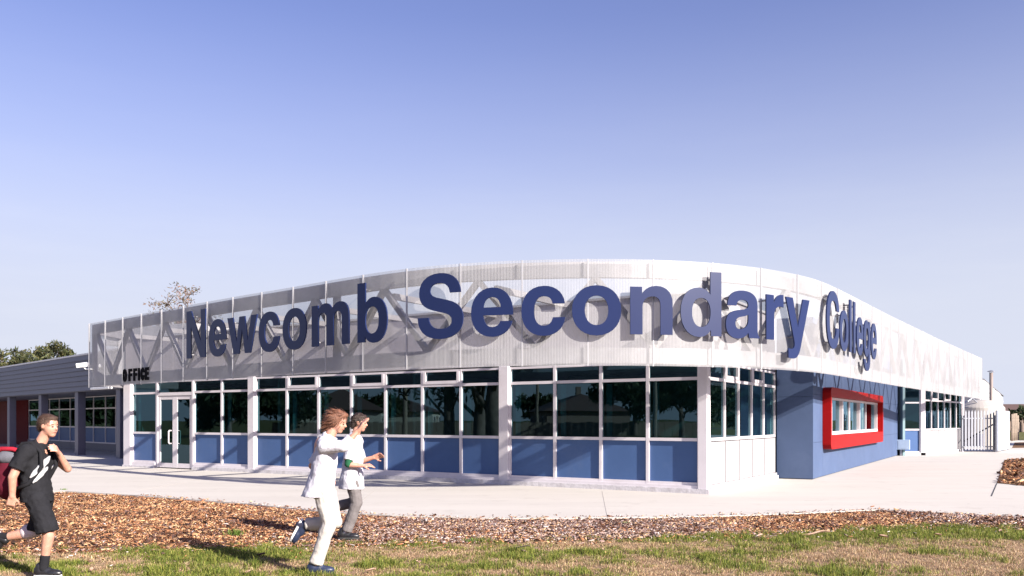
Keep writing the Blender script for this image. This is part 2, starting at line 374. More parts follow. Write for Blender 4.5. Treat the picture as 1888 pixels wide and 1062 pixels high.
def chips(name, X, Y, Z, pal, pidx, smin, smax, label):
    n = len(X)
    L = rng.uniform(smin, smax, n) * rng.choice([0.7, 0.8, 1, 1, 1.2, 2.2], n); W = L * rng.uniform(0.16, 0.5, n); T = rng.uniform(0.003, 0.010, n)
    yaw = rng.uniform(0, 2 * np.pi, n); pit = rng.normal(0, 0.30, n); rol = rng.normal(0, 0.45, n)
    cy, sy, cp, sp, cr_, sr = np.cos(yaw), np.sin(yaw), np.cos(pit), np.sin(pit), np.cos(rol), np.sin(rol)
    ex = np.stack([cy * cp, sy * cp, sp], 1); ey0 = np.stack([-sy, cy, 0 * cy], 1); ez0 = np.cross(ex, ey0)
    ey = ey0 * cr_[:, None] + ez0 * sr[:, None]; ez = np.cross(ex, ey)
    c = np.stack([X, Y, Z], 1); V = np.zeros((n, 8, 3)); k = 0
    for sx in (-1, 1):
        for s_y in (-1, 1):
            for sz in (-1, 1):
                wob = rng.uniform(0.6, 1.1, n)
                V[:, k] = c + ex * (L / 2 * sx)[:, None] + ey * (W / 2 * s_y * wob)[:, None] + ez * (T / 2 * sz)[:, None]; k += 1
    q = np.array([[0, 1, 3, 2], [4, 6, 7, 5], [0, 4, 5, 1], [2, 3, 7, 6], [1, 5, 7, 3]])
    F = (np.arange(n)[:, None, None] * 8 + q[None]).reshape(-1, 4)
    cols = pal[pidx] * rng.uniform(0.55, 1.35, (n, 1))
    o = fast_mesh(name, V.reshape(-1, 3), F, np.repeat(cols, 8, 0), M['chip'])
    return tag(o, label, 'mulch', kind='stuff')
PAL = np.array([(0.40, 0.195, 0.095), (0.29, 0.125, 0.06), (0.60, 0.38, 0.20), (0.15, 0.062, 0.03), (0.05, 0.026, 0.018),
                (0.36, 0.26, 0.22), (0.55, 0.46, 0.42), (0.17, 0.10, 0.08), (0.25, 0.165, 0.145)])
n = 120000
xs, a, b = in_strip(n, lawn_g, edge_g, -9.6, 12.5)
t = rng.uniform(-0.03, 1.0, n); ys = a + (b - a) * t - 0.02
pn = value_noise(xs, ys, 0.5, 3.1)
fresh = 1 / (1 + np.exp((xs + 2.2) * 1.4 + pn * 2.2 - (1 - t) * -0.2))            # orange fresh chips left, greyer weathered ones to the right
fresh = np.maximum(fresh, 1 / (1 + np.exp((np.abs(xs - 4.6) - 1.55) * 3.2 + pn * 1.5)))      # and again in the pile near the right corner
u = rng.uniform(0, 1, n)
pidx = np.where(u < 0.06 + 0.86 * fresh, rng.choice([0, 0, 1, 1, 2, 2, 3, 3, 4], n), rng.choice([3, 4, 5, 5, 6, 7, 7, 8, 8, 2], n))
wet = value_noise(xs, ys * 1.4, 1.7, 9.0)                                     # dark damp patches where old chips lie on top
pidx = np.where((wet > 0.16) & (rng.uniform(0, 1, n) < 0.55), rng.choice([3, 4, 7], n), pidx)
zz = -0.03 + 0.05 * np.clip(np.sin(np.pi * np.clip(t, 0, 1)), 0, 1) * (0.7 + 0.5 * pn) + rng.uniform(0, 0.018, n)
chips('mulch_chips', xs, ys, zz, PAL, pidx, 0.012, 0.044, 'orange to grey bark mulch chips covering the bed along the concrete')
# stray chips kicked onto the lawn and the concrete edge
n = 2600
xs, a, b = in_strip(n, lawn_g, edge_g, -7.5, 9.5)
lawn_side = rng.uniform(0, 1, n) < 0.75
ys = np.where(lawn_side, a - rng.exponential(0.22, n), b + rng.exponential(0.10, n))
zz = np.where(lawn_side, -0.018, 0.006)
chips('stray_chips', xs, ys, zz + rng.uniform(0, 0.006, n), PAL, rng.choice([0, 1, 2, 3, 5, 6, 7, 8], n), 0.014, 0.045, 'loose bark chips scattered onto the lawn edge and the concrete edge')
# side bed chips
x2 = rng.uniform(11.5, 22, 9000); y2 = rng.uniform(17, 34, 9000)
P4 = [(p.x, p.y) for p in bed2]
def inside(px_, py_, poly):
    r = np.zeros(len(px_), bool); j_ = len(poly) - 1
    for i in range(len(poly)):
        xi, yi = poly[i]; xj, yj = poly[j_]
        c = ((yi > py_) != (yj > py_)) & (px_ < (xj - xi) * (py_ - yi) / (yj - yi + 1e-12) + xi); r ^= c; j_ = i
    return r
k = inside(x2, y2, P4); x2, y2 = x2[k], y2[k]
chips('side_mulch_chips', x2, y2, np.full(len(x2), 0.02) + rng.uniform(0, 0.03, len(x2)), PAL, rng.choice([0, 1, 1, 3, 4, 7, 2], len(x2)), 0.05, 0.14, 'brown bark mulch in the small bed let into the concrete at right')

# ---- grass blades
def blades(name, X, Y, Z, H, Wd, cols, label, cat='grass', lean=0.45):
    n = len(X); yaw = rng.uniform(0, 2 * np.pi, n); le = np.abs(rng.normal(0, lean, n)) * H; ld = rng.uniform(0, 2 * np.pi, n)
    dx = np.cos(yaw) * Wd / 2; dy = np.sin(yaw) * Wd / 2; lx = np.cos(ld) * le; ly = np.sin(ld) * le
    V = np.zeros((n, 5, 3))
    V[:, 0] = np.stack([X - dx, Y - dy, Z], 1); V[:, 1] = np.stack([X + dx, Y + dy, Z], 1)
    V[:, 2] = np.stack([X + dx * .7 + lx * .35, Y + dy * .7 + ly * .35, Z + H * .6], 1); V[:, 3] = np.stack([X - dx * .7 + lx * .35, Y - dy * .7 + ly * .35, Z + H * .6], 1)
    V[:, 4] = np.stack([X + lx, Y + ly, Z + H * np.clip(1.0 - 0.3 * le / H, 0.4, 1)], 1)
    i = np.arange(n)[:, None] * 5
    F = np.concatenate([i + np.array([[0, 1, 2]]), i + np.array([[0, 2, 3]]), i + np.array([[3, 2, 4]])], 0)
    cv = np.repeat(cols, 5, 0)
    o = fast_mesh(name, V.reshape(-1, 3), F, cv, M['blade'])
    return tag(o, label, cat, kind='stuff')
n = 350000
xs, a, _ = in_strip(n, lawn_g, edge_g, -7.2, 8.5)
ys = 7.6 + (a + 0.05 - 7.6) * rng.uniform(0, 1, n) + rng.normal(0, 0.06, n) * 0.6
gx, gy = np.meshgrid(np.linspace(-8, 9, 340), np.linspace(7, 13, 120))
def grid_noise(sc, seed):
    v = value_noise(gx.ravel(), gy.ravel() * 1.3, sc, seed).reshape(gx.shape)
    def f(x, y):
        i = np.clip(((x + 8) / 17 * 339), 0, 338.99); j_ = np.clip((y - 7) / 6 * 119, 0, 118.99); i0 = i.astype(int); j0 = j_.astype(int); u_ = i - i0; w_ = j_ - j0
        return v[j0, i0] * (1 - u_) * (1 - w_) + v[j0, i0 + 1] * u_ * (1 - w_) + v[j0 + 1, i0] * (1 - u_) * w_ + v[j0 + 1, i0 + 1] * u_ * w_
    return f
g1 = grid_noise(0.8, 11.0)(xs, ys); g2 = grid_noise(2.6, 5.0)(xs, ys); g3 = grid_noise(7.0, 2.0)(xs, ys)
fromedge = (a - ys)
green = 0.56 + 0.9 * g1 + 0.75 * g2 + 0.35 * g3 + np.where(xs > 0.8, 0.70 * np.clip((xs - 0.8) / 2.5, 0, 1) * np.clip(1.3 - fromedge, -0.6, 1), 0) - 0.30 * np.exp(-((fromedge - 0.45) / 0.25) ** 2) + 0.45 * np.exp(-(fromedge / 0.12) ** 2)
green = np.clip(green, 0, 1)
keep = rng.uniform(0, 1, n) < np.clip(0.70 + 0.30 * green + 0.35 * g3, 0.45, 1)
xs, ys, green, g2, g3 = xs[keep], ys[keep], green[keep], g2[keep], g3[keep]; n = len(xs)
isg = rng.uniform(0, 1, n) < np.clip(0.04 + 1.05 * green ** 1.2, 0, 0.97)
H = np.where(isg, rng.uniform(0.020, 0.052, n) * (0.5 + 0.8 * green), rng.uniform(0.012, 0.036, n)) * np.clip(1 + 1.3 * g3 + 0.5 * g2, 0.35, 2.2)
cg = np.array([(0.15, 0.20, 0.03), (0.24, 0.27, 0.045), (0.08, 0.115, 0.02), (0.34, 0.32, 0.085)])[rng.integers(0, 4, n)]
cd = np.array([(0.50, 0.36, 0.20), (0.36, 0.23, 0.13), (0.62, 0.48, 0.30), (0.40, 0.25, 0.17)])[rng.integers(0, 4, n)]
cols = np.where(isg[:, None], cg, cd) * rng.uniform(0.6, 1.3, (n, 1))
blades('lawn_grass', xs, ys, np.full(n, -0.05), H, rng.uniform(0.004, 0.007, n), cols, 'patchy green and straw coloured lawn in the foreground', lean=0.7)
# weeds in the mulch
def tuft(px, py, r_, n_, h, label):
    c = G(px, py, -0.03); ang = rng.uniform(0, 6.28, n_); rr = np.abs(rng.normal(0, r_, n_))
    cols_ = np.array([(0.12, 0.22, 0.03), (0.20, 0.28, 0.06)])[rng.integers(0, 2, n_)]
    o = blades('weed_tuft', rng.normal(0, r_, n_) * 0, rng.normal(0, r_, n_) * 0, np.zeros(n_), rng.uniform(0.5, 1, n_) * h, rng.uniform(0.006, 0.011, n_), cols_, label, 'weed', lean=0.9)
    me = o.data; co = np.zeros(len(me.vertices) * 3, np.float32); me.vertices.foreach_get('co', co); co = co.reshape(-1, 5, 3)
    co[:, :, 0] += (np.cos(ang) * rr)[:, None]; co[:, :, 1] += (np.sin(ang) * rr)[:, None]
    me.vertices.foreach_set('co', co.ravel()); o.location = (c.x, c.y, -0.02); del o['kind']
    o['group'] = 'weeds growing in the mulch'
tuft(435, 990, 0.06, 140, 0.13, 'bright green weed tuft in orange mulch left of the striding white shirt student')
tuft(118, 905.5, 0.05, 60, 0.07, 'tiny green weed at the left concrete edge of the mulch')
tuft(985, 978, 0.07, 70, 0.06, 'low pale green weed in greyish mulch below the middle of the facade')
tuft(870, 1000, 0.07, 50, 0.06, 'low weed at the mulch and lawn border under the screen')
tuft(1155, 968, 0.05, 40, 0.06, 'small weed in greyish mulch in front of the corner column')

# bark pieces and dry leaves lying on the lawn
bark_m = mat('dry_bark', (0.42, 0.27, 0.19), 0.85, var=0.25, scale=20)
def litter(name, px, py, L, W, yaw, label, curl=0.25, m=None):
    c = G(px, py, -0.01); mb = MB(); k = 6; vs_, fs = [], []
    for i in range(k + 1):
        t_ = i / k - 0.5; w = W * (1 - (2 * t_) ** 2 * 0.7) / 2
        for q in (-1, 0, 1):
            x = t_ * L; y = q * w + 0.12 * L * math.sin(t_ * 3); z = 0.012 + curl * W * (abs(q) ** 2) + 0.04 * L * math.sin(t_ * 5)
            vs_.append((x * math.cos(yaw) - y * math.sin(yaw), x * math.sin(yaw) + y * math.cos(yaw), z))
    nn = len(vs_); vs_ += [(x, y, z - 0.004) for x, y, z in vs_]
    for i in range(k):
        for q in range(2):
            a_ = i * 3 + q; f = (a_, a_ + 1, a_ + 4, a_ + 3); fs += [f, tuple(nn + e for e in reversed(f))]
    mb.add(vs_, fs); o = mb.build(name, m or bark_m); o.location = (c.x, c.y, -0.012)
    tag(o, label, 'litter', 'bark and leaf litter on the lawn')
litter('bark_strip', 1505, 985, 0.44, 0.07, 0.15, 'longest pink brown bark strip lying at the lawn edge on the right')
litter('dry_leaf', 1403, 989, 0.12, 0.07, 0.6, 'pale bark flake left of the longest bark strip')
litter('dry_leaf', 1629, 991, 0.11, 0.08, 2.1, 'brown curled leaf on green lawn right of the longest bark strip')
litter('bark_strip', 805, 1012, 0.12, 0.03, 0.2, 'thin bark strip on dry lawn right of the striding student')
litter('bark_strip', 962, 1010, 0.2, 0.04, -0.1, 'dark twig like bark piece on the dry strip of lawn', m=M['bark'])
litter('dry_leaf', 1113, 1015, 0.06, 0.04, 1.2, 'small pink leaf on lawn below the corner column')
litter('dry_leaf', 772, 1038, 0.06, 0.06, 1.5, 'upright dry leaf on green lawn near bottom centre')
litter('dry_leaf', 684, 1053, 0.11, 0.05, 0.4, 'tan leaf on the lawn at the bottom left of centre')
litter('dry_leaf', 460, 1056, 0.1, 0.05, 0.8, 'tan leaf on lawn left of the shoes at the bottom edge')
litter('dry_leaf', 170, 1052, 0.07, 0.06, 1.4, 'pale leaf on lawn right of the running boy')
litter('dry_leaf', 1730, 987, 0.08, 0.05, 2.4, 'pale leaf on the greenest lawn at right')
litter('dry_leaf', 1845, 980, 0.07, 0.05, 0.3, 'pink leaf on the green lawn near the right edge')
litter('bark_strip', 60, 1012, 0.55, 0.02, 0.03, 'long thin dark stick lying on the lawn behind the running boy', m=M['bark'])
litter('dry_leaf', 985, 959, 0.42, 0.035, 0.12, 'long pale splinter on mulch at the concrete edge', m=mat('pale_wood', (0.6, 0.47, 0.32), 0.8))
litter('dry_leaf', 780, 989, 0.45, 0.03, 0.05, 'long pale splinter lying in the mulch near the lawn', m=mat('pale_wood_two', (0.62, 0.5, 0.36), 0.8))

# ------------------------------------------------------------------ main office building
Lc = G(230, 860); Cc = G(1305, 911); Bc = G(1431, 883); B2 = G(1431.4, 882.2); K0 = G(1499, 884.3); K1 = G(1656.7, 839.5)
FA = Fr(Cc, Lc, out=(0, 0)); FB = Fr(Cc, Bc, out=(30, 0)); FK = Fr(B2, K0, out=(0, 0)); FW = Fr(K0, K1, out=(40, 0))
office = empty('office_building', (Cc.x, Cc.y, 0), 'white framed single storey office block with blue panels and dark glass behind curved screen', 'building')
Z_BASE, Z_SILL, Z_TRAN, Z_HEAD, Z_PAR = 0.16, 1.10, 2.36, 2.74, 4.12

def window_unit(fr, s0, s1, parent, lower='blue', hopper=False, zs=(Z_BASE, Z_SILL, Z_TRAN, Z_HEAD), mull=0.035, dep=(-0.10, -0.02), gl='glass', transom=True):
    """one bay of the curtain wall: frame (part) with panes and a spandrel panel (sub-parts)"""
    z0, z1, z2, z3 = zs; mb = MB(); n0, n1 = dep
    zm = z1 - 0.03 if lower == 'white_panel' else z0
    fr.box(mb, s0, s0 + mull, n0, n1, zm, z3); fr.box(mb, s1 - mull, s1, n0, n1, zm, z3)
    e = 0.003
    rails = ([] if lower == 'white_panel' else [(z0, z0 + 0.06)]) + [(z1 - 0.03, z1 + 0.035), (z3 - 0.05, z3)] + ([(z2 - 0.03, z2 + 0.035)] if transom else [])
    for a_, b_ in rails: fr.box(mb, s0 + mull, s1 - mull, n0 + e, n1 - e, a_, b_)
    if hopper:
        h = 0.075; q0, q1 = s0 + mull, s1 - mull
        fr.box(mb, q0, q0 + h, n1 - 0.05, n1 + 0.012, z2 + 0.035, z3 - 0.05); fr.box(mb, q1 - h, q1, n1 - 0.05, n1 + 0.012, z2 + 0.035, z3 - 0.05)
        fr.box(mb, q0, q1, n1 - 0.05, n1 + 0.010, z2 + 0.035, z2 + 0.035 + h)
    w = mb.build('window', M['white'], parent)
    nm = (n0 + n1) / 2
    def pane(za, zb, mm, nme, th=0.012, dn=0.0):
        p = MB(); fr.box(p, s0 + mull - 0.004, s1 - mull + 0.004, nm - th / 2 + dn, nm + th / 2 + dn, za, zb); return p.build(nme, mm, w)
    def glass_pane(za, zb):
        p = MB(); p.add([fr.p(s0 + mull - 0.004, nm, za), fr.p(s1 - mull + 0.004, nm, za), fr.p(s1 - mull + 0.004, nm, zb), fr.p(s0 + mull - 0.004, nm, zb)], [(0, 1, 2, 3)])
        return p.build('pane', M[gl], w)
    if transom:
        glass_pane(z1 + 0.03, z2 - 0.025); glass_pane(z2 + 0.03, z3 - 0.045)
    else: glass_pane(z1 + 0.03, z3 - 0.045)
    if lower == 'white_panel':
        q = MB(); fr.box(q, s0 + 0.022, s1 - 0.022, n1 - 0.06, n1 + 0.004, z0 + 0.012, z1 - 0.05); q.build('spandrel_panel', M[lower], w)
        q = MB(); fr.box(q, s0, s1, n0 - 0.02, n0 - 0.005, z0, z1 - 0.03); q.build('backing', M['dark'], w)
    elif lower: pane(z0 + 0.055, z1 - 0.025, M[lower], 'spandrel_panel', 0.02, -0.015)
    return w

def column(fr, s0, s1, n0, n1, z0, z1, parent, m='white', name='column'):
    mb = MB(); fr.box(mb, s0, s1, n0, n1, z0, z1); return mb.build(name, M[m], parent, bevel=0.006)

sA = lambda px: FA.s_at(px)
# bays of the front, right to left
c_corner = (0.0, sA(1288)); c_mid = (sA(938.5), sA(921.5)); c_left = (sA(470), sA(459)); c_end = (sA(242.5), sA(230))
bay3 = [c_corner[1], sA(1193), sA(1106.5), sA(1021.5), c_mid[0]]
bay2 = [c_mid[1], sA(848), sA(777), sA(709), sA(646), sA(585.5), sA(527), c_left[0]]
bay1a = [c_left[1], sA(407), sA(356)]; bay1b = [sA(287), c_end[0]]
for bay in (bay3, bay2, bay1a, bay1b):
    for i in range(len(bay) - 1):
        window_unit(FA, bay[i], bay[i + 1], office, 'blue', hopper=(bay is bay2 and i in (1, 3, 5)))
for c0, c1 in (c_mid, c_left, c_end): column(FA, c0, c1, -0.16, 0.05, 0.02, Z_HEAD + 0.02, office)
# corner column, L shaped by two butted boxes in one part
mb = MB(); FA.box(mb, 0.0, c_corner[1], -0.16, 0.05, 0.02, Z_HEAD + 0.02); mb.build('column', M['white'], office, bevel=0.006)
# plinth strips
mb = MB(); FA.box(mb, -0.05, sA(357), -0.2, 0.075, 0.0, 0.10); mb.build('plinth', M['plinth'], office)
mb = MB(); FA.box(mb, sA(286), FA.L + 0.02, -0.2, 0.075, 0.0, 0.06); mb.build('plinth', M['plinth'], office)
for q0, q1, zz0 in ((c_corner[1], c_mid[0], .10), (c_mid[1], c_left[0], .10), (c_left[1], sA(357), .10), (sA(286), c_end[0], .06)):
    mb = MB(); FA.box(mb, q0, q1, -0.2, 0.02, zz0, Z_BASE); mb.build('sill_flashing', M['white'], office)
# double door
d0, d1 = sA(355.5), sA(287.5); dm = (d0 + d1) / 2; ZD = 2.27
mb = MB()
for q0, q1 in ((d0, d0 + 0.07), (d1 - 0.07, d1)): FA.box(mb, q0, q1, -0.10, -0.01, 0.02, Z_HEAD)
FA.box(mb, d0 + 0.07, d1 - 0.07, -0.10, -0.013, ZD, ZD + 0.10); FA.box(mb, d0 + 0.07, d1 - 0.07, -0.10, -0.013, Z_HEAD - 0.05, Z_HEAD)
dfr = mb.build('door_frame', M['white'], office)
p = MB(); p.add([FA.p(d0 + .07, -.06, ZD + .1), FA.p(d1 - .07, -.06, ZD + .1), FA.p(d1 - .07, -.06, Z_HEAD - .05), FA.p(d0 + .07, -.06, Z_HEAD - .05)], [(0, 1, 2, 3)]); p.build('pane', M['glass'], dfr)
for q0, q1, hs in ((d0 + 0.075, dm - 0.004, dm - 0.17), (dm + 0.004, d1 - 0.075, dm + 0.17)):
    mb = MB(); FA.box(mb, q0, q0 + 0.11, -0.075, -0.03, 0.03, ZD - 0.01); FA.box(mb, q1 - 0.11, q1, -0.075, -0.03, 0.03, ZD - 0.01)
    FA.box(mb, q0 + 0.11, q1 - 0.11, -0.075, -0.033, 0.03, 0.17); FA.box(mb, q0 + 0.11, q1 - 0.11, -0.075, -0.033, ZD - 0.12, ZD - 0.01)
    leaf = mb.build('door', M['white'], office)
    p = MB(); p.add([FA.p(q0 + .105, -.052, .165), FA.p(q1 - .105, -.052, .165), FA.p(q1 - .105, -.052, ZD - .115), FA.p(q0 + .105, -.052, ZD - .115)], [(0, 1, 2, 3)]); p.build('pane', M['glass'], leaf)
    if q0 > dm:
        mb = MB(); zc = 0.98; pts = [FA.p(hs, -0.03, zc - 0.2), FA.p(hs, 0.05, zc - 0.2), FA.p(hs, 0.07, zc - 0.17), FA.p(hs, 0.07, zc + 0.17), FA.p(hs, 0.05, zc + 0.2), FA.p(hs, -0.03, zc + 0.2)]
        mb.tube(pts, 0.02, 8); mb.build('door_handle', M['white'], leaf, smooth=True)
    else:
        mb = MB(); zc = 0.98; pts = [FA.p(hs, -0.03, zc - 0.2), FA.p(hs, -0.1, zc - 0.2), FA.p(hs, -0.1, zc + 0.2), FA.p(hs, -0.03, zc + 0.2)]
        mb.tube(pts, 0.012, 8); mb.build('door_handle', M['white'], leaf, smooth=True)
# right hand side windows, white spandrels
bs = [0.13] + [FB.s_at(x) for x in (1339, 1364.5, 1388.5, 1410.5)] + [FB.L]
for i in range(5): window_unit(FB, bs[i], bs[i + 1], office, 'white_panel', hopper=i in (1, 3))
mb = MB(); FB.box(mb, 0.02, FB.L, -0.2, 0.06, 0.0, 0.10); FB.box(mb, 0.13, FB.L, -0.2, 0.02, 0.10, Z_BASE); mb.build('plinth', M['plinth'], office)
mb = MB(); FB.box(mb, 0.06, 0.13, -0.16, 0.0, 0.02, Z_HEAD + 0.02); mb.build('column', M['white'], office)
# parapet of grey metal sheets above the glass, each sheet a piece
def parapet(fr, s0, s1, step, parent, za, zb, m='parapet', name='parapet_sheet', n0=-0.14, n1=-0.03):
    k = max(1, round((s1 - s0) / step)); w = (s1 - s0) / k
    for i in range(k):
        mb = MB(); fr.box(mb, s0 + i * w + 0.004, s0 + (i + 1) * w - 0.004, n0, n1 + 0.004 * (i % 2), za, zb); mb.build(name, M[m], parent)
parapet(FA, 0.05, FA.L, 2.4, office, Z_HEAD + 0.03, Z_PAR); parapet(FB, 0.1, FB.L, 2.4, office, Z_HEAD + 0.03, Z_PAR)
mb = MB(); FA.box(mb, 0.0, FA.L + 0.03, -0.2, 0.02, Z_PAR, Z_PAR + 0.05); FB.box(mb, 0.1, FB.L, -0.2, 0.02, Z_PAR + 0.003, Z_PAR + 0.053); mb.build('parapet_capping', M['batten'], office)
# roof slab, back and inner walls, floor
inn = lambda fr, s, dpt: fr.p(s, -dpt, 0)
rp = [FA.p(0.1, -0.15, 0), FA.p(FA.L, -0.15, 0), FA.p(FA.L, -11, 0), FB.p(FB.L + 12, -0.3, 0), FB.p(FB.L, -0.15, 0)]
def slab(pts, z0, z1, name, m, parent):
    mb = MB(); k = len(pts); mb.add([(p.x, p.y, z0) for p in pts] + [(p.x, p.y, z1) for p in pts], [list(range(k))[::-1], list(range(k, 2 * k))] + [(i, (i + 1) % k, k + (i + 1) % k, k + i) for i in range(k)])
    return mb.build(name, M[m], parent)
slab(rp, 2.80, 2.92, 'roof', 'roof', office)
slab([FA.p(0.1, -0.14, 0), FA.p(FA.L - .1, -0.14, 0), FA.p(FA.L - .1, -7.5, 0), FB.p(FB.L + 2.2, -.3, 0), FB.p(FB.L, -0.14, 0)], 0.015, 0.05, 'floor', 'int_floor', office)
mb = MB(); FA.box(mb, 0.3, FA.L - 0.1, -7.6, -7.5, 0.05, 2.79); FA.box(mb, FA.L - 0.1, FA.L, -11, -0.16, 0.0, 2.79)
FB.box(mb, FB.L + 0.05, FB.L + 0.15, -6.0, -0.16, 0.05, 2.79)
mb.build('inner_wall', M['int_wall'], office)
mb = MB(); FA.box(mb, sA(709) - .05, sA(709) + .05, -7.4, -1.2, 0.05, 2.78); FA.box(mb, c_left[0] - .05, c_left[0] + .05, -7.4, -0.9, 0.05, 2.78)
mb.build('partition_wall', M['int_wall'], office)
# pale teal curtains gathered at the jambs inside
for s_ in [b for b in bay3[1:] + bay2[1:-1]] + [bay1a[1], bay1b[1]]:
    mb = MB(); k = 6; w = 0.14; pts = []
    for i in range(k + 1): pts.append((s_ - 0.05 - w * i / k, -0.22 - 0.05 * (i % 2)))
    for i in range(k):
        a_, b_ = pts[i], pts[i + 1]
        mb.add([FA.p(a_[0], a_[1], 0.9), FA.p(b_[0], b_[1], 0.9), FA.p(b_[0], b_[1], 2.3), FA.p(a_[0], a_[1], 2.3)], [(0, 1, 2, 3)])
    mb.build('curtain', M['blind'], office)
# desks and a notice board seen dimly through the glass
for s_, dd, dl_ in ((sA(1060), 3.0, 'dim desk behind the glass nearest the corner column'), (sA(880), 4.0, 'dim desk behind the glass just left of the middle column'), (sA(600), 3.2, 'dim desk behind the glass above the students'), (sA(430), 2.6, 'dim desk behind the glass right of the double door')):
    mb = MB(); FA.box(mb, s_ - 0.8, s_ + 0.8, -dd - 0.7, -dd, 0.72, 0.76)
    for q in (-0.75, 0.7): FA.box(mb, s_ + q, s_ + q + 0.05, -dd - 0.65, -dd - 0.6, 0.05, 0.72); FA.box(mb, s_ + q, s_ + q + 0.05, -dd - 0.1, -dd - 0.05, 0.05, 0.72)
    o = mb.build('desk', M['timber'])
    tag(o, dl_, 'desk', 'desks behind the office glass')

# blue wall: the dark return and the long sunlit wall, in butted sheets with recessed joints
mb = MB(); FK.box(mb, 0.0, FK.L - 0.02, -0.5, -0.03, 0.0, Z_PAR); mb.build('blue_wall_core', M['dark'], office)
for za, zb in ((0.02, 2.10), (2.106, Z_PAR)):
    mb = MB(); FK.box(mb, 0.01, FK.L + 0.0, -0.03, 0.0, za, zb); mb.build('wall_sheet', M['blue_wall'], office)
r0, r1 = 1.25, 11.1           # opening for the red framed window
rows = ((0.02, 0.93), (0.936, 2.16), (2.166, Z_PAR))
cuts = [0.0, 1.2, 3.6, 6.0, 8.4, 11.2, 14.0, FW.L]
for za, zb in rows:
    for i in range(len(cuts) - 1):
        if za == 0.936 and 1.0 < cuts[i] < 11.0: continue
        mb = MB(); FW.box(mb, cuts[i] + (0.003 if i else 0.004), cuts[i + 1] - 0.003, -0.05, 0.0, za, zb); mb.build('wall_sheet', M['blue_wall'], office)
mb = MB(); FW.box(mb, 0.05, 1.15, -0.6, -0.055, 0.0, Z_PAR); FW.box(mb, 11.25, FW.L, -0.6, -0.055, 0.0, Z_PAR)
FW.box(mb, 1.15, 11.25, -0.6, -0.055, 0.0, 0.92); FW.box(mb, 1.15, 11.25, -0.6, -0.055, 2.18, Z_PAR); mb.build('blue_wall_core', M['dark'], office)
mb = MB(); FW.box(mb, 1.0, 11.4, -4.1, -4.0, 0.0, 2.9); FW.box(mb, 1.0, 11.4, -4.0, -0.61, 2.8, 2.9); FW.box(mb, 1.0, 11.4, -4.0, -0.61, 0.3, 0.4); FW.box(mb, 0.9, 1.0, -4.0, -0.61, 0, 2.9); FW.box(mb, 11.4, 11.5, -4.0, -0.61, 0, 2.9)
mb.build('inner_wall', M['int_wall'], office)
# red projecting frame: rounded rectangular ring swept out of the wall
def rounded_rect(s0, s1, z0, z1, r_, k=6):
    pts = []
    for cx, cz, a0 in ((s1 - r_, z0 + r_, -90), (s1 - r_, z1 - r_, 0), (s0 + r_, z1 - r_, 90), (s0 + r_, z0 + r_, 180)):
        for i in range(k + 1):
            a_ = R(a0 + 90 * i / k); pts.append((cx + r_ * math.cos(a_), cz + r_ * math.sin(a_)))
    return pts
ZR0, ZR1 = 0.73, 2.38
outer = rounded_rect(1.2, 11.2, ZR0, ZR1, 0.16); inner = rounded_rect(1.32, 11.08, ZR0 + 0.36, ZR1 - 0.24, 0.05)
mb = MB(); k = len(outer); vs_ = []
for ring, nn in ((outer, 0.005), (outer, 0.22), (inner, 0.22), (inner, -0.14)): vs_ += [FW.p(s, nn, z) for s, z in ring]
fs = []
for r_ in range(3):
    for i in range(k): fs.append((r_ * k + i, r_ * k + (i + 1) % k, (r_ + 1) * k + (i + 1) % k, (r_ + 1) * k + i))
mb.add(vs_, fs); red = mb.build('red_window_frame', M['red'], office); red['label'] = 'bright red rounded frame projecting round the long window'
mb = MB(); zs0, zs1 = ZR0 + 0.37, ZR1 - 0.25
FW.box(mb, 1.34, 11.06, -0.10, 0.05, zs0, zs0 + 0.09); FW.box(mb, 1.34, 11.06, -0.10, 0.05, zs1 - 0.06, zs1)
mb.build('window_rail', M['white'], red)
ms = [1.34, 2.45, 4.0, 5.35, 7.1, 8.6, 10.98]
for i, s_ in enumerate(ms):
    mb = MB(); FW.box(mb, s_, s_ + 0.08, -0.10, 0.04 - 0.03 * (i % 2), zs0 + 0.09, zs1 - 0.06); mb.build('mullion', M['white'], red)
for i in range(len(ms) - 1):
    p = MB(); n_ = -0.03 - 0.03 * (i % 2); p.add([FW.p(ms[i] + .075, n_, zs0 + .085), FW.p(ms[i + 1] + .005, n_, zs0 + .085), FW.p(ms[i + 1] + .005, n_, zs1 - .055), FW.p(ms[i] + .075, n_, zs1 - .055)], [(0, 1, 2, 3)])
    p.build('pane', M['glass_clear'], red)
# white upper roof band set back above the parapet on the left
mb = MB(); a = at(196, 622, 36); b = at(350, 620, 33); f = Fr(a, b, out=(0, 0)); f.box(mb, 0, f.L, -3.0, 0, 4.6, 5.22); mb.build('upper_roof', M['shedwhite'], office)
# downpipe and meter box at the far end of the blue wall
mb = MB(); q = FW.p(FW.L + 0.12, 0.05, 0); mb.tube([(q.x, q.y, 0.02), (q.x, q.y, 3.4)], 0.05, 10)
mb.top('downpipe', M['orange_pipe'], (q.x, q.y, 0), 'cream round downpipe at the far end of the sunlit blue wall', 'pipe', smooth=True)
q = at(1666, 820, 36.6); mb = MB(); ff = Fr((q.x - .24, q.y + .12), (q.x + .2, q.y - .12), out=(0, 0)); ff.box(mb, 0, ff.L, -0.25, 0, 0.26, 0.68)
mbx = mb.top('meter_box', mat('pale_blue_box', (0.33, 0.42, 0.55), 0.5), (q.x, q.y, 0.26), 'pale blue metal box mounted low at the far end of the blue wall', 'box', bevel=0.01)
mb = MB(); ff.box(mb, 0.06, ff.L - 0.06, 0.0, 0.008, 0.30, 0.64); mb.build('lid', mat('pale_blue_lid', (0.36, 0.45, 0.58), 0.5), mbx)
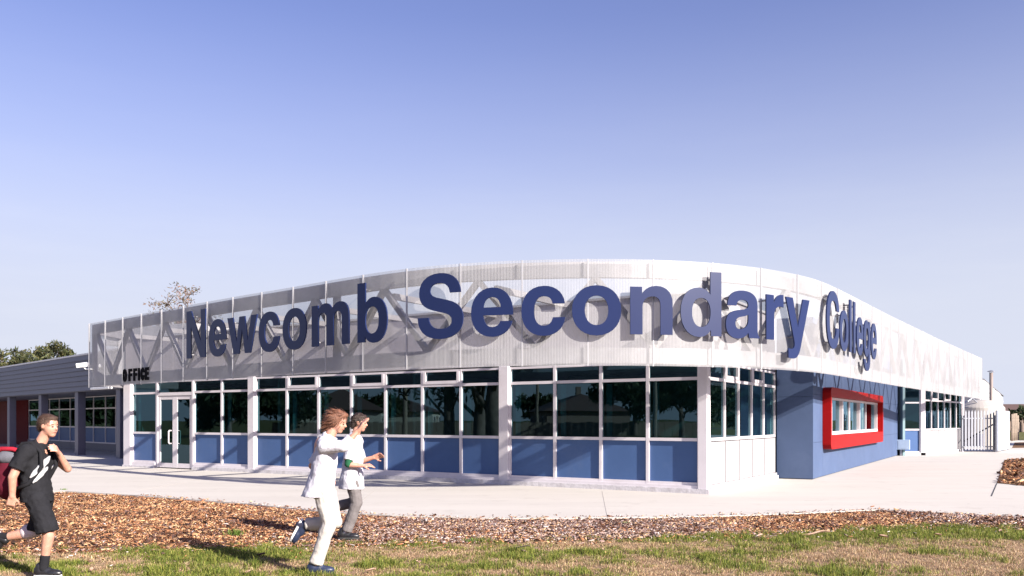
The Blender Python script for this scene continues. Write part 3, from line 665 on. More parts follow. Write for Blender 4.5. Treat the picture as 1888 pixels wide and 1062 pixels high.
mb = MB(); ff.box(mb, 0.12, 0.2, -0.2, -0.1, 0.0, 0.26); mb.build('stand_post', M['galv'], mbx)

# ------------------------------------------------------------------ far wing on the right
E0 = G(1663, 839.8); E1 = G(1705.9, 839.8); W1 = G(1776.5, 831.5)
FE = Fr(E0, E1, out=(0, 0)); FR = Fr(E1, W1, out=(60, 20))
wing = empty('classroom_wing', (E1.x, E1.y, 0), 'white panelled wing with six narrow windows at the right end of the screen', 'building')
window_unit(FE, 0.0, FE.L - 0.2, wing, 'blue', zs=(0.12, 1.10, 2.25, 2.95))
column(FE, FE.L - 0.2, FE.L, -0.2, 0.03, 0.0, 2.95, wing)
w = (FR.L - 0.22) / 6
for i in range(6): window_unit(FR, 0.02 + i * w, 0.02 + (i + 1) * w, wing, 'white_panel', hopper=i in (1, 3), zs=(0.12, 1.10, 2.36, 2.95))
column(FR, FR.L - 0.2, FR.L, -0.2, 0.03, 0.0, 2.95, wing)
mb = MB(); FR.box(mb, 0.0, FR.L, -0.2, 0.04, 0.0, 0.12); FE.box(mb, 0.0, FE.L, -0.2, 0.03, 0.0, 0.118); mb.build('plinth', M['plinth'], wing)
slab([FE.p(-6, -1, 0), E1, W1, FR.p(FR.L, -8, 0), FE.p(-6, -9, 0)], 2.98, 3.1, 'roof', 'roof', wing)
mb = MB(); FR.box(mb, 0.0, FR.L, -5.1, -5.0, 0.02, 2.97); FR.box(mb, FR.L - 0.1, FR.L, -5.0, -0.2, 0, 2.97); FE.box(mb, -0.1, 0.0, -5, 0.3, 0, 4.1); mb.build('inner_wall', M['int_wall'], wing)
slab([FE.p(0, -.2, 0), FE.p(FE.L, -.2, 0), FR.p(FR.L, -.2, 0), FR.p(FR.L, -6, 0), FE.p(0, -6, 0)], 0.012, 0.04, 'floor', 'int_floor', wing)

# ------------------------------------------------------------------ left wing behind the running boy
Q0 = G(216.5, 845); Q1 = G(15, 828)
FL = Fr(Q0, Q1, out=(-60, 0)); 
lw = empty('covered_walkway_wing', (Q0.x, Q0.y, 0), 'grey clad wing with covered walkway and blue dado at far left', 'building')
sL0, sL1 = -6.0, FL.L + 34
nb = 7; hb = 1.5 / nb
for i in range(nb):
    mb = MB(); za = 2.75 + i * hb
    v = [FL.p(sL0, 0.14, za), FL.p(sL1, 0.14, za), FL.p(sL1, 0.08, za), FL.p(sL0, 0.08, za), FL.p(sL0, 0.10, za + hb + .01), FL.p(sL1, 0.10, za + hb + .01), FL.p(sL1, 0.08, za + hb + .01), FL.p(sL0, 0.08, za + hb + .01)]
    mb.hexa(v); mb.build('cladding_board', M['clad'], lw)
mb = MB(); FL.box(mb, sL0, sL1, -0.2, 0.075, 2.72, 4.2); mb.build('fascia_beam', M['clad'], lw)
mb = MB(); FL.box(mb, sL0, sL1, -12, 0.13, 4.262, 4.33); mb.build('roof', M['roof'], lw)
mb = MB(); FL.box(mb, sL0, sL1, -12, -0.2, 2.72, 2.80); mb.build('walkway_soffit', M['post'], lw)
for px in (15, 73, 140, 216.5, 262):
    s_ = FL.s_at(px); mb = MB(); FL.box(mb, s_ - 0.32, s_ + 0.1, -0.30, 0.02, 0.0, 2.72); mb.build('column', M['post'], lw, bevel=0.01)
dn = -2.75; x_ = -6.0
FLB = Fr(FL.p(sL0, dn, 0), FL.p(sL1, dn, 0), out=(-60, 0))
sB = [FLB.s_at(px) for px in (236, 212, 193, 171, 148, 128, 108, 90, 72, 52)]
for i in range(len(sB) - 1):
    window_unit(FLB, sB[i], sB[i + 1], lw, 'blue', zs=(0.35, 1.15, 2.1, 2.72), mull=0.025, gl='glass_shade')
mb = MB(); FLB.box(mb, 0, sB[-1], -0.1, 0.03, 0.0, 0.35); mb.build('base_wall', M['post'], lw)
mb = MB(); FLB.box(mb, sB[-1], FLB.s_at(22), -0.1, 0.02, 0.0, 2.72); mb.build('maroon_door_panel', M['maroon'], lw)
mb = MB(); FLB.box(mb, 0, sL1 - sL0, -6.1, -6.0, 0.0, 2.72); mb.build('inner_wall', M['dark'], lw)
# brick end, real courses
bm_ = mat('red_brick', (0.22, 0.035, 0.04), 0.8, var=0.2, scale=20)
s0 = FLB.s_at(22)
proto = MB(); proto.box(-0.111, 0.111, -0.05, 0.05, 0.0, 0.076)
po = proto.build('brick', bm_, lw); pm = po.data; first = True
ang = math.atan2(FLB.u.y, FLB.u.x)
for r_ in range(31):
    for c in range(9):
        o = po if first else bpy.data.objects.new('brick', pm)
        if not first: COL.objects.link(o); o.parent = lw
        first = False
        s_ = s0 + 0.13 + c * 0.233 + (0.116 if r_ % 2 else 0); pp = FLB.p(s_, 0.0, 0.02 + r_ * 0.086)
        o.location = pp - lw.location; o.rotation_euler = (0, 0, ang)
mb = MB(); FLB.box(mb, s0, sL1 - sL0, -0.12, 0.03, 0.0, 2.72); mb.build('mortar_backing', mat('mortar', (0.11, 0.025, 0.028), 0.9), lw)

# ------------------------------------------------------------------ curved perforated screen
PLAN = [(163, 597), (221, 586), (290, 573), (372, 558), (450, 544), (530, 531), (590, 520), (655, 509), (740, 496), (842, 486), (953, 480), (1075, 477), (1190, 478),
        (1300, 483), (1391, 492), (1463, 504), (1514, 518), (1570, 545), (1640, 581), (1700, 610), (1735, 627), (1811, 661)]
ZB, ZT = 2.5, 4.45
ctl = []
for x, y in PLAN:
    Y = FPX * (ZT - CAMH) / (HORY - y); ctl.append(np.array([(x - HORX) / FPX * Y, Y]))
ctl = np.array(ctl)
def catmull(P, k=16):
    out = []; P = np.vstack([2 * P[0] - P[1], P, 2 * P[-1] - P[-2]])
    for i in range(1, len(P) - 2):
        for t_ in np.linspace(0, 1, k, endpoint=False):
            t2, t3 = t_ * t_, t_ ** 3
            out.append(0.5 * ((2 * P[i]) + (-P[i - 1] + P[i + 1]) * t_ + (2 * P[i - 1] - 5 * P[i] + 4 * P[i + 1] - P[i + 2]) * t2 + (-P[i - 1] + 3 * P[i] - 3 * P[i + 1] + P[i + 2]) * t3))
    out.append(P[-2]); return np.array(out)
def resample(P, st):
    d = np.r_[0, np.cumsum(np.linalg.norm(np.diff(P, axis=0), axis=1))]; q = np.linspace(0, d[-1], int(d[-1] / st) + 1)
    return np.stack([np.interp(q, d, P[:, 0]), np.interp(q, d, P[:, 1])], 1)
cv = resample(catmull(ctl), 0.3)
for _ in range(8): cv[1:-1] = 0.25 * cv[:-2] + 0.5 * cv[1:-1] + 0.25 * cv[2:]
dl = np.r_[0, np.cumsum(np.linalg.norm(np.diff(cv, axis=0), axis=1))]; CL = dl[-1]
def cpt(s): return Vector((float(np.interp(s, dl, cv[:, 0])), float(np.interp(s, dl, cv[:, 1])), 0))
def ctan(s):
    e = 0.25; return (cpt(min(CL, s + e)) - cpt(max(0, s - e))).normalized()
def cnor(s): t_ = ctan(s); return Vector((t_.y, -t_.x, 0))          # outward, towards the camera side
def cp(s, n, z): return cpt(s) + cnor(s) * n + Vector((0, 0, z))

def perf_mat():
    m, n, l, p = new_mat('perforated_sheet')
    tc = n.new('ShaderNodeTexCoord')
    nz = n.new('ShaderNodeTexNoise'); nz.inputs['Scale'].default_value = 0.8; nz.inputs['Detail'].default_value = 8; nz.inputs['Roughness'].default_value = 0.7
    l.new(tc.outputs['Object'], nz.inputs['Vector'])
    cr = n.new('ShaderNodeValToRGB'); cr.color_ramp.elements[0].position = 0.32; cr.color_ramp.elements[0].color = (0.36, 0.355, 0.365, 1)
    cr.color_ramp.elements[1].position = 0.62; cr.color_ramp.elements[1].color = (0.47, 0.465, 0.475, 1)
    l.new(nz.outputs['Fac'], cr.inputs['Fac']); l.new(cr.outputs['Color'], p.inputs['Base Color'])
    p.inputs['Roughness'].default_value = 0.5; p.inputs['Metallic'].default_value = 0.2
    tr = n.new('ShaderNodeBsdfTransparent'); mx = n.new('ShaderNodeMixShader'); mx.inputs[0].default_value = 0.46   # half of the sheet is holes too fine to see
    l.new(tr.outputs[0], mx.inputs[1]); l.new(p.outputs[0], mx.inputs[2]); l.new(mx.outputs[0], n['Material Output'].inputs[0])
    return m
M['perf'] = perf_mat()
c0 = cpt(0)
screen = empty('perforated_screen', (c0.x, c0.y, 0), 'long curved silver perforated metal screen above the glass, carrying the big letters', 'screen')
PW = 1.2; NP = int(round(CL / PW)); PW = CL / NP
for i in range(NP):
    s0, s1 = i * PW + 0.012, (i + 1) * PW - 0.012
    pitch = 0.028; k = int((s1 - s0) / pitch); vs_ = []; mb = MB()
    prof = []
    for q in range(k):
        a_ = s0 + (s1 - s0) * q / k; d_ = (s1 - s0) / k
        prof += [(a_, 0.0), (a_ + 0.5 * d_, 0.0), (a_ + 0.62 * d_, -0.003), (a_ + 0.88 * d_, -0.003)]
    prof.append((s1, 0.0))
    for s_, n_ in prof: vs_ += [cp(s_, n_, ZB), cp(s_, n_, ZT)]
    fs = [(2 * q, 2 * q + 2, 2 * q + 3, 2 * q + 1) for q in range(len(prof) - 1)]
    mb.add(vs_, fs); mb.build('screen_panel', M['perf'], screen)
for i in range(NP + 1):
    s_ = min(max(i * PW, 0.03), CL - 0.03); mb = MB(); t_ = ctan(s_) * 0.011; nn = cnor(s_)
    P0 = cp(s_, 0, 0)
    q = [P0 - t_ - nn * 0.03, P0 + t_ - nn * 0.03, P0 + t_ + nn * 0.006, P0 - t_ + nn * 0.006]
    mb.hexa([p + Vector((0, 0, ZB - 0.004)) for p in q] + [p + Vector((0, 0, ZT + 0.003)) for p in q]); mb.build('cover_strip', M['batten'], screen)
# chords and lattice behind the sheets
def ribbon(n0, n1, za, zb, name, m, st=0.4):
    q = np.linspace(0.02, CL - 0.02, int(CL / st)); vs_ = []; fs = []; mb = MB()
    for s_ in q: vs_ += [cp(s_, n0, za), cp(s_, n1, za), cp(s_, n1, zb), cp(s_, n0, zb)]
    for i in range(len(q) - 1):
        for e in range(4): fs.append((4 * i + e, 4 * i + (e + 1) % 4, 4 * i + 4 + (e + 1) % 4, 4 * i + 4 + e))
    fs += [(3, 2, 1, 0), tuple(4 * (len(q) - 1) + e for e in range(4))]
    mb.add(vs_, fs); return mb.build(name, M[m], screen)
ribbon(-0.10, -0.22, 4.13, 4.42, 'top_chord', 'chord'); ribbon(-0.10, -0.22, 2.55, 2.84, 'bottom_chord', 'chord')
hp = 1.13; k = int((CL - 0.3) / hp); up = False
for i in range(k):
    a_, b_ = 0.25 + i * hp, 0.25 + (i + 1) * hp
    za, zb = (2.84, 4.13) if up else (4.13, 2.84); up = not up
    mb = MB(); mb.bar(cp(a_, -0.16, za), cp(b_, -0.16, zb), 0.10, 0.11, up=cnor((a_ + b_) / 2)); mb.build('lattice_diagonal', M['steel'], screen)
for s_ in (0.06, CL - 0.06, 12.3, 25.0):
    mb = MB(); mb.bar(cp(s_, -0.165, 2.84), cp(s_, -0.165, 4.13), 0.14, 0.11, up=cnor(s_)); mb.build('lattice_post', M['steel'], screen)
# end return at the left, back to the corner of the office
ret0 = cp(0.05, -0.2, 0); ret1 = Vector((Lc.x - 0.12, Lc.y + 0.1, 0)); FRt = Fr(ret0, ret1, out=(-40, 20))
mb = MB(); FRt.box(mb, 0.06, FRt.L, -0.05, 0.05, 4.14, 4.41); FRt.box(mb, 0.06, FRt.L, -0.05, 0.05, 2.56, 2.83); mb.build('end_chord', M['steel'], screen)
mb = MB(); FRt.box(mb, FRt.L - 0.16, FRt.L, -0.06, 0.06, 2.83, 4.14); mb.build('lattice_post', M['batten'], screen)
mb = MB(); mb.bar(FRt.p(0.08, 0, 4.13), FRt.p(FRt.L - 0.2, 0, 2.84), 0.08, 0.08); mb.build('lattice_diagonal', M['steel'], screen)
mb = MB(); mb.add([FRt.p(0.0, 0.08, ZB), FRt.p(FRt.L, 0.08, ZB), FRt.p(FRt.L, 0.08, ZT), FRt.p(0.0, 0.08, ZT)], [(0, 1, 2, 3)]); mb.build('screen_panel', M['perf'], screen)
# outriggers tying the screen back to the parapet
s_ = 2.0
while s_ < 17.0:
    a_ = cp(s_, -0.22, 3.98); q = FA.p((a_ - FA.P).dot(FA.u), -0.02, 3.98)
    if 0.5 < (a_ - FA.P).dot(FA.n) and 0 < (a_ - FA.P).dot(FA.u) < FA.L:
        mb = MB(); mb.bar(a_, q, 0.08, 0.12); mb.build('outrigger', M['steel'], screen)
    s_ += 2.4
# strip light under the left end
a_ = cp(0.15, -0.05, 2.46); b_ = cp(1.5, -0.05, 2.46); mb = MB(); mb.bar(a_, b_, 0.12, 0.06)
mb.top('strip_light', M['camwhite'], (a_.x, a_.y, 2.43), 'white batten light fixed under the left end of the screen', 'light', bevel=0.008)
# security camera
q = at(152, 673, 26.6); mb = MB(); mb.bar(q + Vector((-.16, -.06, -.03)), q + Vector((.16, .03, .02)), 0.13, 0.13)
sc_ = mb.top('security_camera', M['camwhite'], q - Vector((0, 0, 0.07)), 'white security camera on a bracket at the left end of the screen', 'camera', bevel=0.015)
mb = MB(); mb.bar(q + Vector((-.175, -.062, -.032)), q + Vector((-.16, -.058, -.03)), 0.09, 0.09); mb.build('lens', M['black'], sc_)
mb = MB(); mb.tube([q + Vector((.02, 0, -.05)), q + Vector((.08, .05, -.12)), cp(0.0, -0.12, q.z - 0.13)], 0.022, 8); mb.build('bracket', M['camwhite'], sc_)
q = at(136.5, 673, 34.5); q = FL.p((q - FL.P).dot(FL.u), 0.14, q.z); mb = MB(); mb.lathe(q - Vector((0, 0, 0.09)), [(0.03, 0), (0.09, 0.03), (0.10, 0.09), (0.07, 0.16), (0.02, 0.19)], 12)
mb.top('dome_sensor', M['camwhite'], q - Vector((0, 0, 0.09)), 'small white sensor on the grey cladding left of the security camera', 'sensor', smooth=True)

# ------------------------------------------------------------------ sign letters
GL = {
 'N': ['M70 0 L70 720 L215 720 L510 235 L510 720 L650 720 L650 0 L498 0 L210 475 L210 0Z'],
 'e': ['M524 228 L178 228 C182 140 225 96 285 96 C330 96 362 118 378 160 L514 160 C490 50 400 -14 285 -14 C130 -14 34 95 34 257 C34 420 135 538 282 538 C445 538 528 415 524 228Z',
       'M382 316 C374 390 338 430 280 430 C222 430 186 390 180 316Z'],
 'w': ['M175 0 L10 524 L160 524 L250 165 L322 524 L460 524 L532 165 L622 524 L768 524 L605 0 L462 0 L390 355 L318 0Z'],
 'c': ['M518 340 C505 465 410 538 288 538 C130 538 34 430 34 260 C34 95 128 -14 282 -14 C415 -14 508 65 520 190 L384 190 C372 130 338 98 285 98 C212 98 176 160 176 260 C176 365 215 424 286 424 C340 424 372 395 380 340Z'],
 'o': ['M34 262 C34 420 135 538 305 538 C475 538 576 420 576 262 C576 104 475 -14 305 -14 C135 -14 34 104 34 262Z',
       'M176 262 C176 165 225 100 305 100 C385 100 434 165 434 262 C434 359 385 424 305 424 C225 424 176 359 176 262Z'],
 'm': ['M62 0 L62 524 L196 524 L196 452 C232 510 285 538 350 538 C415 538 462 508 484 455 C522 510 575 538 640 538 C752 538 822 470 822 350 L822 0 L682 0 L682 320 C682 390 655 422 602 422 C545 422 512 382 512 312 L512 0 L372 0 L372 325 C372 392 345 422 295 422 C238 422 202 382 202 312 L202 0Z'],
 'b': ['M62 720 L202 720 L202 462 C238 512 290 538 350 538 C480 538 576 435 576 265 C576 90 480 -14 348 -14 C282 -14 232 14 196 68 L196 0 L62 0Z',
       'M200 262 C200 365 245 424 316 424 C390 424 434 362 434 262 C434 160 392 98 318 98 C245 98 200 160 200 262Z'],
 'S': ['M600 505 C592 655 490 735 330 735 C165 735 58 650 58 515 C58 400 120 340 265 305 L380 277 C455 258 485 232 485 185 C485 130 430 98 345 98 C245 98 188 145 182 232 L38 232 C40 75 150 -18 335 -18 C520 -18 630 70 630 210 C630 325 565 390 430 423 L300 455 C228 473 202 495 202 538 C202 590 250 620 322 620 C405 620 452 580 460 505Z'],
 'n': ['M64 0 L64 524 L198 524 L198 446 C234 508 290 538 362 538 C474 538 548 466 548 348 L548 0 L408 0 L408 318 C408 388 378 422 320 422 C252 422 204 376 204 308 L204 0Z'],
 'a': ['M530 0 L377 0 C370 18 366 38 364 60 C325 12 270 -14 202 -14 C98 -14 30 48 30 146 C30 240 86 294 196 310 L285 322 C342 330 362 345 362 376 C362 412 332 432 277 432 C222 432 194 410 186 360 L52 360 C60 480 138 538 283 538 C428 538 502 482 502 374 L502 108 C502 60 508 35 530 18Z',
       'M362 268 C345 256 325 250 285 242 L250 236 C194 225 170 200 170 158 C170 118 195 94 238 94 C310 94 362 140 362 210Z'],
 'r': ['M62 0 L62 524 L196 524 L196 430 C228 502 275 538 340 538 C352 538 362 537 374 535 L374 392 C355 396 342 398 325 398 C245 398 202 355 202 272 L202 0Z'],
 'y': ['M10 524 L162 524 L278 170 L392 524 L540 524 L345 -40 C305 -160 260 -205 160 -205 C125 -205 95 -202 68 -196 L68 -84 C88 -88 105 -90 125 -90 C180 -90 203 -68 203 -28 C203 -10 198 10 190 32Z'],
 'C': ['M684 485 C668 640 550 735 380 735 C180 735 44 590 44 358 C44 125 178 -18 378 -18 C555 -18 672 82 688 262 L542 262 C528 165 470 108 382 108 C262 108 194 205 194 358 C194 515 265 610 384 610 C470 610 525 565 540 485Z'],
 'l': ['M69 0 L69 720 L209 720 L209 0Z'],
 'g': ['M549 524 L415 524 L415 450 C378 510 330 538 268 538 C132 538 36 425 36 258 C36 95 128 -6 262 -6 C328 -6 375 18 409 68 L409 5 C409 -65 370 -104 295 -104 C240 -104 208 -85 198 -45 L52 -45 C62 -150 152 -215 300 -215 C460 -215 549 -140 549 5Z',
       'M409 262 C409 365 365 424 294 424 C220 424 178 362 178 260 C178 165 222 106 293 106 C365 106 409 162 409 262Z'],
 'O': ['M40 360 C40 600 130 735 250 735 C370 735 460 600 460 360 C460 120 370 -15 250 -15 C130 -15 40 120 40 360Z', 'M185 360 C185 190 210 110 250 110 C290 110 315 190 315 360 C315 530 290 610 250 610 C210 610 185 530 185 360Z'],
 'F': ['M45 0 L45 720 L400 720 L400 590 L190 590 L190 430 L370 430 L370 305 L190 305 L190 0Z'],
 'I': ['M45 0 L45 720 L195 720 L195 0Z'],
 'E': ['M45 0 L45 720 L405 720 L405 590 L190 590 L190 430 L385 430 L385 305 L190 305 L190 130 L412 130 L412 0Z'],
 'K': ['M460 470 C455 640 375 735 250 735 C120 735 40 600 40 360 C40 120 120 -15 250 -15 C375 -15 455 80 460 262 L320 262 C318 165 295 112 252 112 C205 112 187 190 187 360 C187 530 205 608 252 608 C295 608 318 560 320 470Z'],
}
GL['d'] = [None]
def parse(path, k=7):
    t_ = path.replace('M', ' M ').replace('L', ' L ').replace('C', ' C ').replace('Z', ' Z ').split(); pts = []; i = 0; cur = (0, 0)
    while i < len(t_):
        c = t_[i]; i += 1
        if c in 'ML': cur = (float(t_[i]), float(t_[i + 1])); i += 2; pts.append(cur)
        elif c == 'C':
            q = [float(v) for v in t_[i:i + 6]]; i += 6
            for e in range(1, k + 1):
                u_ = e / k; w_ = 1 - u_
                pts.append((w_ ** 3 * cur[0] + 3 * w_ * w_ * u_ * q[0] + 3 * w_ * u_ * u_ * q[2] + u_ ** 3 * q[4], w_ ** 3 * cur[1] + 3 * w_ * w_ * u_ * q[1] + 3 * w_ * u_ * u_ * q[3] + u_ ** 3 * q[5]))
            cur = (q[4], q[5])
    out = [pts[0]]
    for p in pts[1:]:
        if abs(p[0] - out[-1][0]) + abs(p[1] - out[-1][1]) > 1e-3: out.append(p)
    if abs(out[0][0] - out[-1][0]) + abs(out[0][1] - out[-1][1]) < 1e-3: out.pop()
    return out
def glyph(ch):
    if ch == 'd': return [[(611 - x, y) for x, y in parse(q)] for q in GL['b']]
    return [parse(q) for q in GL[ch]]
glyph_cache = {}
def glyph_mesh(ch, em, depth, m, narrow=1.0):
    key = (ch, em, depth, narrow)
    if key in glyph_cache: return glyph_cache[key]
    loops = glyph(ch); xs_ = [p[0] for q in loops for p in q]; cx = (min(xs_) + max(xs_)) / 2
    cu = bpy.data.curves.new('glyph', 'CURVE'); cu.dimensions = '2D'; cu.fill_mode = 'BOTH'; cu.extrude = depth / 2; cu.bevel_depth = 0.0; cu.offset = 0.011 if m is M['black'] else 0.0
    for q in loops:
        sp = cu.splines.new('POLY'); sp.points.add(len(q) - 1); sp.use_cyclic_u = True
        for i, (x, y) in enumerate(q): sp.points[i].co = ((x - cx) / 1000 * em * narrow, y / 1000 * em, 0, 1)
    ob = bpy.data.objects.new('glyph', cu); COL.objects.link(ob)
    dg = bpy.context.evaluated_depsgraph_get(); me = bpy.data.meshes.new_from_object(ob.evaluated_get(dg))
    bpy.data.objects.remove(ob); bpy.data.curves.remove(cu)
    me.transform(Matrix.Rotation(R(90), 4, 'X')); me.name = 'sign_letter'; me.materials.clear(); me.materials.append(m)
    w = (max(xs_) - min(xs_)) / 1000 * em * narrow
    glyph_cache[key] = (me, w); return me, w
M['navy'] = mat('navy_letter', (0.013, 0.022, 0.078), 0.35, var=0.04, scale=1.0, spec=0.25)
STAND = 0.14
def s_for_px(px, n):
    q = np.linspace(0, CL, 4000); P = np.array([cp(s, n, 0) for s in q[::10]]); X = HORX + FPX * P[:, 0] / P[:, 1]
    i = np.argmin(np.abs(X - px)); lo, hi = max(0, q[::10][i] - 0.2), min(CL, q[::10][i] + 0.2); qq = np.linspace(lo, hi, 60)
    return float(min(qq, key=lambda s: abs(px_of(cp(s, n, 0)) - px)))
def put_letter(ch, s, z, em, depth, m, label, group, n, narrow=1.0, brackets=True):
    me, w = glyph_mesh(ch, em, depth, m, narrow)
    o = bpy.data.objects.new('sign_letter', me); COL.objects.link(o)
    t_ = ctan(s); o.location = cp(s, n, z); o.rotation_euler = (0, 0, math.atan2(t_.y, t_.x))
    tag(o, label, 'letter', group)
    if brackets:
        loops = glyph(ch); xs_ = [p[0] for q in loops for p in q]; cx = (min(xs_) + max(xs_)) / 2
        hts = [60, 460] if ch not in 'NSCdbl' else [60, 650]
        for hz in hts:
            bm2 = MB()
            # stand-off pin from the outline's left-most point at this height
            left = None
            q = loops[0]
            for i in range(len(q)):
                (x0, y0), (x1, y1) = q[i], q[(i + 1) % len(q)]
                if (y0 - hz) * (y1 - hz) <= 0 and abs(y1 - y0) > 1e-6:
                    xx = x0 + (x1 - x0) * (hz - y0) / (y1 - y0); left = xx if left is None else min(left, xx)
            if left is None: continue
            x = (left + 55 - cx) / 1000 * em * narrow; zz_ = hz / 1000 * em
            bm2.tube([(x, 0.0, zz_), (x, n + 0.12, zz_)], 0.016, 6)
            b_ = bm2.build('bracket', M['steel'], None); b_.parent = o
    return o
EM, BASE = 1.65, 3.06
words = [
 ('first word', [('N', 362, 'dark navy capital N at the left start of the big lettering'), ('e', 401.5, 'dark navy letter e right after the capital N'), ('w', 447, 'dark navy letter w, the only w on the screen'),
   ('c', 496.5, 'dark navy letter c just right of the w'), ('o', 543.3, 'dark navy round letter o just left of the letter m'), ('m', 609.2, 'dark navy wide letter m, the only m on the screen'), ('b', 687, 'dark navy tall letter b ending the first word')]),
 ('middle word', [('S', 812, 'navy capital S, largest letter at the middle of the screen'), ('e', 907.5, 'navy letter e right after the capital S'), ('c', 1001.5, 'blue letter c between e and o in the middle word'),
   ('o', 1100, 'blue round letter o left of the letter n'), ('n', 1201, 'blue letter n, the only n on the screen'), ('d', 1292.5, 'light blue tall letter d, the only d on the screen'), ('a', 1369, 'light blue letter a, the only a on the screen'),
   ('r', 1428, 'light blue narrow letter r just left of the y'), ('y', 1470, 'light blue letter y whose tail hangs lowest on the screen')]),
]
for wname, ls in words:
    for ch, px, lab in ls:
        put_letter(ch, s_for_px(px, STAND), BASE, EM, 0.03, M['navy'], lab, 'big navy letters on the perforated screen', STAND)
adv = {'C': 722, 'o': 611, 'l': 278, 'e': 556, 'g': 611}
labs = ['light blue capital C starting the last word where the screen turns away', 'light blue letter o right after the capital C', 'first of the two tall thin letters l in the last word', 'second of the two tall thin letters l in the last word',
        'light blue letter e between the l and the g in the last word', 'light blue letter g with a low tail in the last word', 'light blue letter e, last letter at the far right of the lettering']
sC = s_for_px(1535, STAND); sE = s_for_px(1610.5, STAND)
pos = []; x = 0
for ch in 'College':
    lo_ = [p[0] for q in glyph(ch) for p in q]; pos.append(x + (min(lo_) + max(lo_)) / 2); x += adv[ch]
for ch, lab, p_ in zip('College', labs, pos):
    s_ = sC + (sE - sC) * (p_ - pos[0]) / (pos[-1] - pos[0])
    put_letter(ch, s_, BASE, EM, 0.03, M['navy'], lab, 'big navy letters on the perforated screen', STAND, narrow=0.84)
print('College em check', (sE - sC) / ((pos[-1] - pos[0]) / 1000), 'CL', CL, 'NP', NP, 'PW', PW)
offlab = ['small black letter O starting the office sign', 'first small black letter F of the office sign', 'second small black letter F of the office sign', 'small black letter I of the office sign', 'small black letter C of the office sign', 'small black letter E ending the office sign']
for ch, px, lab in zip('OFFIKE', (230.0, 240.2, 249.2, 256.3, 262.8, 271.0), offlab):
    put_letter(ch, s_for_px(px, 0.018), 2.615, 0.455, 0.02, M['black'], lab, 'small black office sign letters', 0.018, narrow=1.02 if ch == 'K' else 1.32, brackets=False)

# ------------------------------------------------------------------ right background: tank, gate, shed, flue
tk = at(1806, 790, 49.5); tr_ = 1.28
mb = MB(); z1 = CAMH + (HORY - 752) / FPX * 49.5; z2 = CAMH + (HORY - 737) / FPX * 49.5
prof = [(tr_, 0.0)]
for i in range(10): prof += [(tr_, z1 * i / 10 + 0.02), (tr_, z1 * (i + 0.9) / 10)]
prof += [(tr_ * 0.97, z1 + 0.05), (tr_ * 0.55, z2 - 0.06), (0.3, z2), (0.02, z2 + 0.02)]
tank = mb.lathe((tk.x, tk.y, 0), prof, 40).top('water_tank', M['concrete_white'], (tk.x, tk.y, 0), 'large round cream water tank behind the palisade gate', 'water tank', smooth=False)
mb = MB(); mb.tube([(tk.x - 1.2, tk.y - 1.0, 2.55), (tk.x - 0.9, tk.y - .9, 2.75), (tk.x - 0.55, tk.y - .75, 2.5)], 0.04, 8); mb.build('overflow_pipe', M['galv'], tank)
mb = MB(); mb.tube([(tk.x - 0.62, tk.y - 1.18, .0), (tk.x - .62, tk.y - 1.18, .75)], 0.16, 10); mb.build('filter', M['post'], tank)
# palisade gate
ga = G(1777, 833); gb = G(1836, 833); FG = Fr(ga, gb, out=(0, 0)); zt = CAMH + (HORY - 756) / FPX * ga.y
gate = empty('palisade_gate', (ga.x, ga.y, 0), 'galvanised palisade gate in front of the water tank', 'gate')
for i in range(10):
    s_ = 0.1 + (FG.L - 0.2) * i / 9; mb = MB(); hw = 0.035
    mb.hexa([FG.p(s_ - hw, 0, 0.08), FG.p(s_ + hw, 0, 0.08), FG.p(s_ + hw, -0.015, 0.08), FG.p(s_ - hw, -0.015, 0.08), FG.p(s_ - hw, 0, zt - .1), FG.p(s_ + hw, 0, zt - .1), FG.p(s_ + hw, -0.015, zt - .1), FG.p(s_ - hw, -0.015, zt - .1)])
    mb.hexa([FG.p(s_ - hw, 0, zt - .099), FG.p(s_ + hw, 0, zt - .099), FG.p(s_ + hw, -0.015, zt - .099), FG.p(s_ - hw, -0.015, zt - .099), FG.p(s_ - .004, 0, zt), FG.p(s_ + .004, 0, zt), FG.p(s_ + .004, -0.015, zt), FG.p(s_ - .004, -0.015, zt)])
    mb.build('pale', M['galv'], gate)
for z in (0.22, zt - 0.42):
    mb = MB(); FG.box(mb, 0, FG.L, -0.06, -0.018, z, z + 0.05); mb.build('rail', M['galv'], gate)
mb = MB(); mb.bar(FG.p(0.05, -0.09, 0.5), FG.p(FG.L, -0.09, 1.35), 0.05, 0.05); mb.build('brace', M['black'], gate)
for s_ in (0.0, FG.L): mb = MB(); FG.box(mb, s_ - 0.05, s_ + 0.05, -0.16, -0.065, 0, zt - 0.25); mb.build('gate_post', M['galv'], gate)
# pale metal screen panels right of the gate
pa = G(1840, 833.5); pb = G(1861, 829.5); FP = Fr(pa, pb, out=(60, 0)); zt2 = CAMH + (HORY - 757) / FPX * pa.y
fence = empty('metal_fence', (pa.x, pa.y, 0), 'pale grey sheet metal fence right of the palisade gate', 'fence')
for i in range(2):
    mb = MB(); w = FP.L / 2; FP.box(mb, i * w + 0.01, (i + 1) * w - 0.01, -0.04, 0.0 + 0.006 * i, 0.06, zt2); mb.build('sheet', mat('pale_sheet', (0.55, 0.60, 0.68), 0.5, var=0.04), fence)
for i in range(3):
    mb = MB(); FP.box(mb, FP.L * i / 2 - 0.03, FP.L * i / 2 + 0.03, -0.10, -0.045, 0, zt2 + 0.01); mb.build('post', M['galv'], fence)
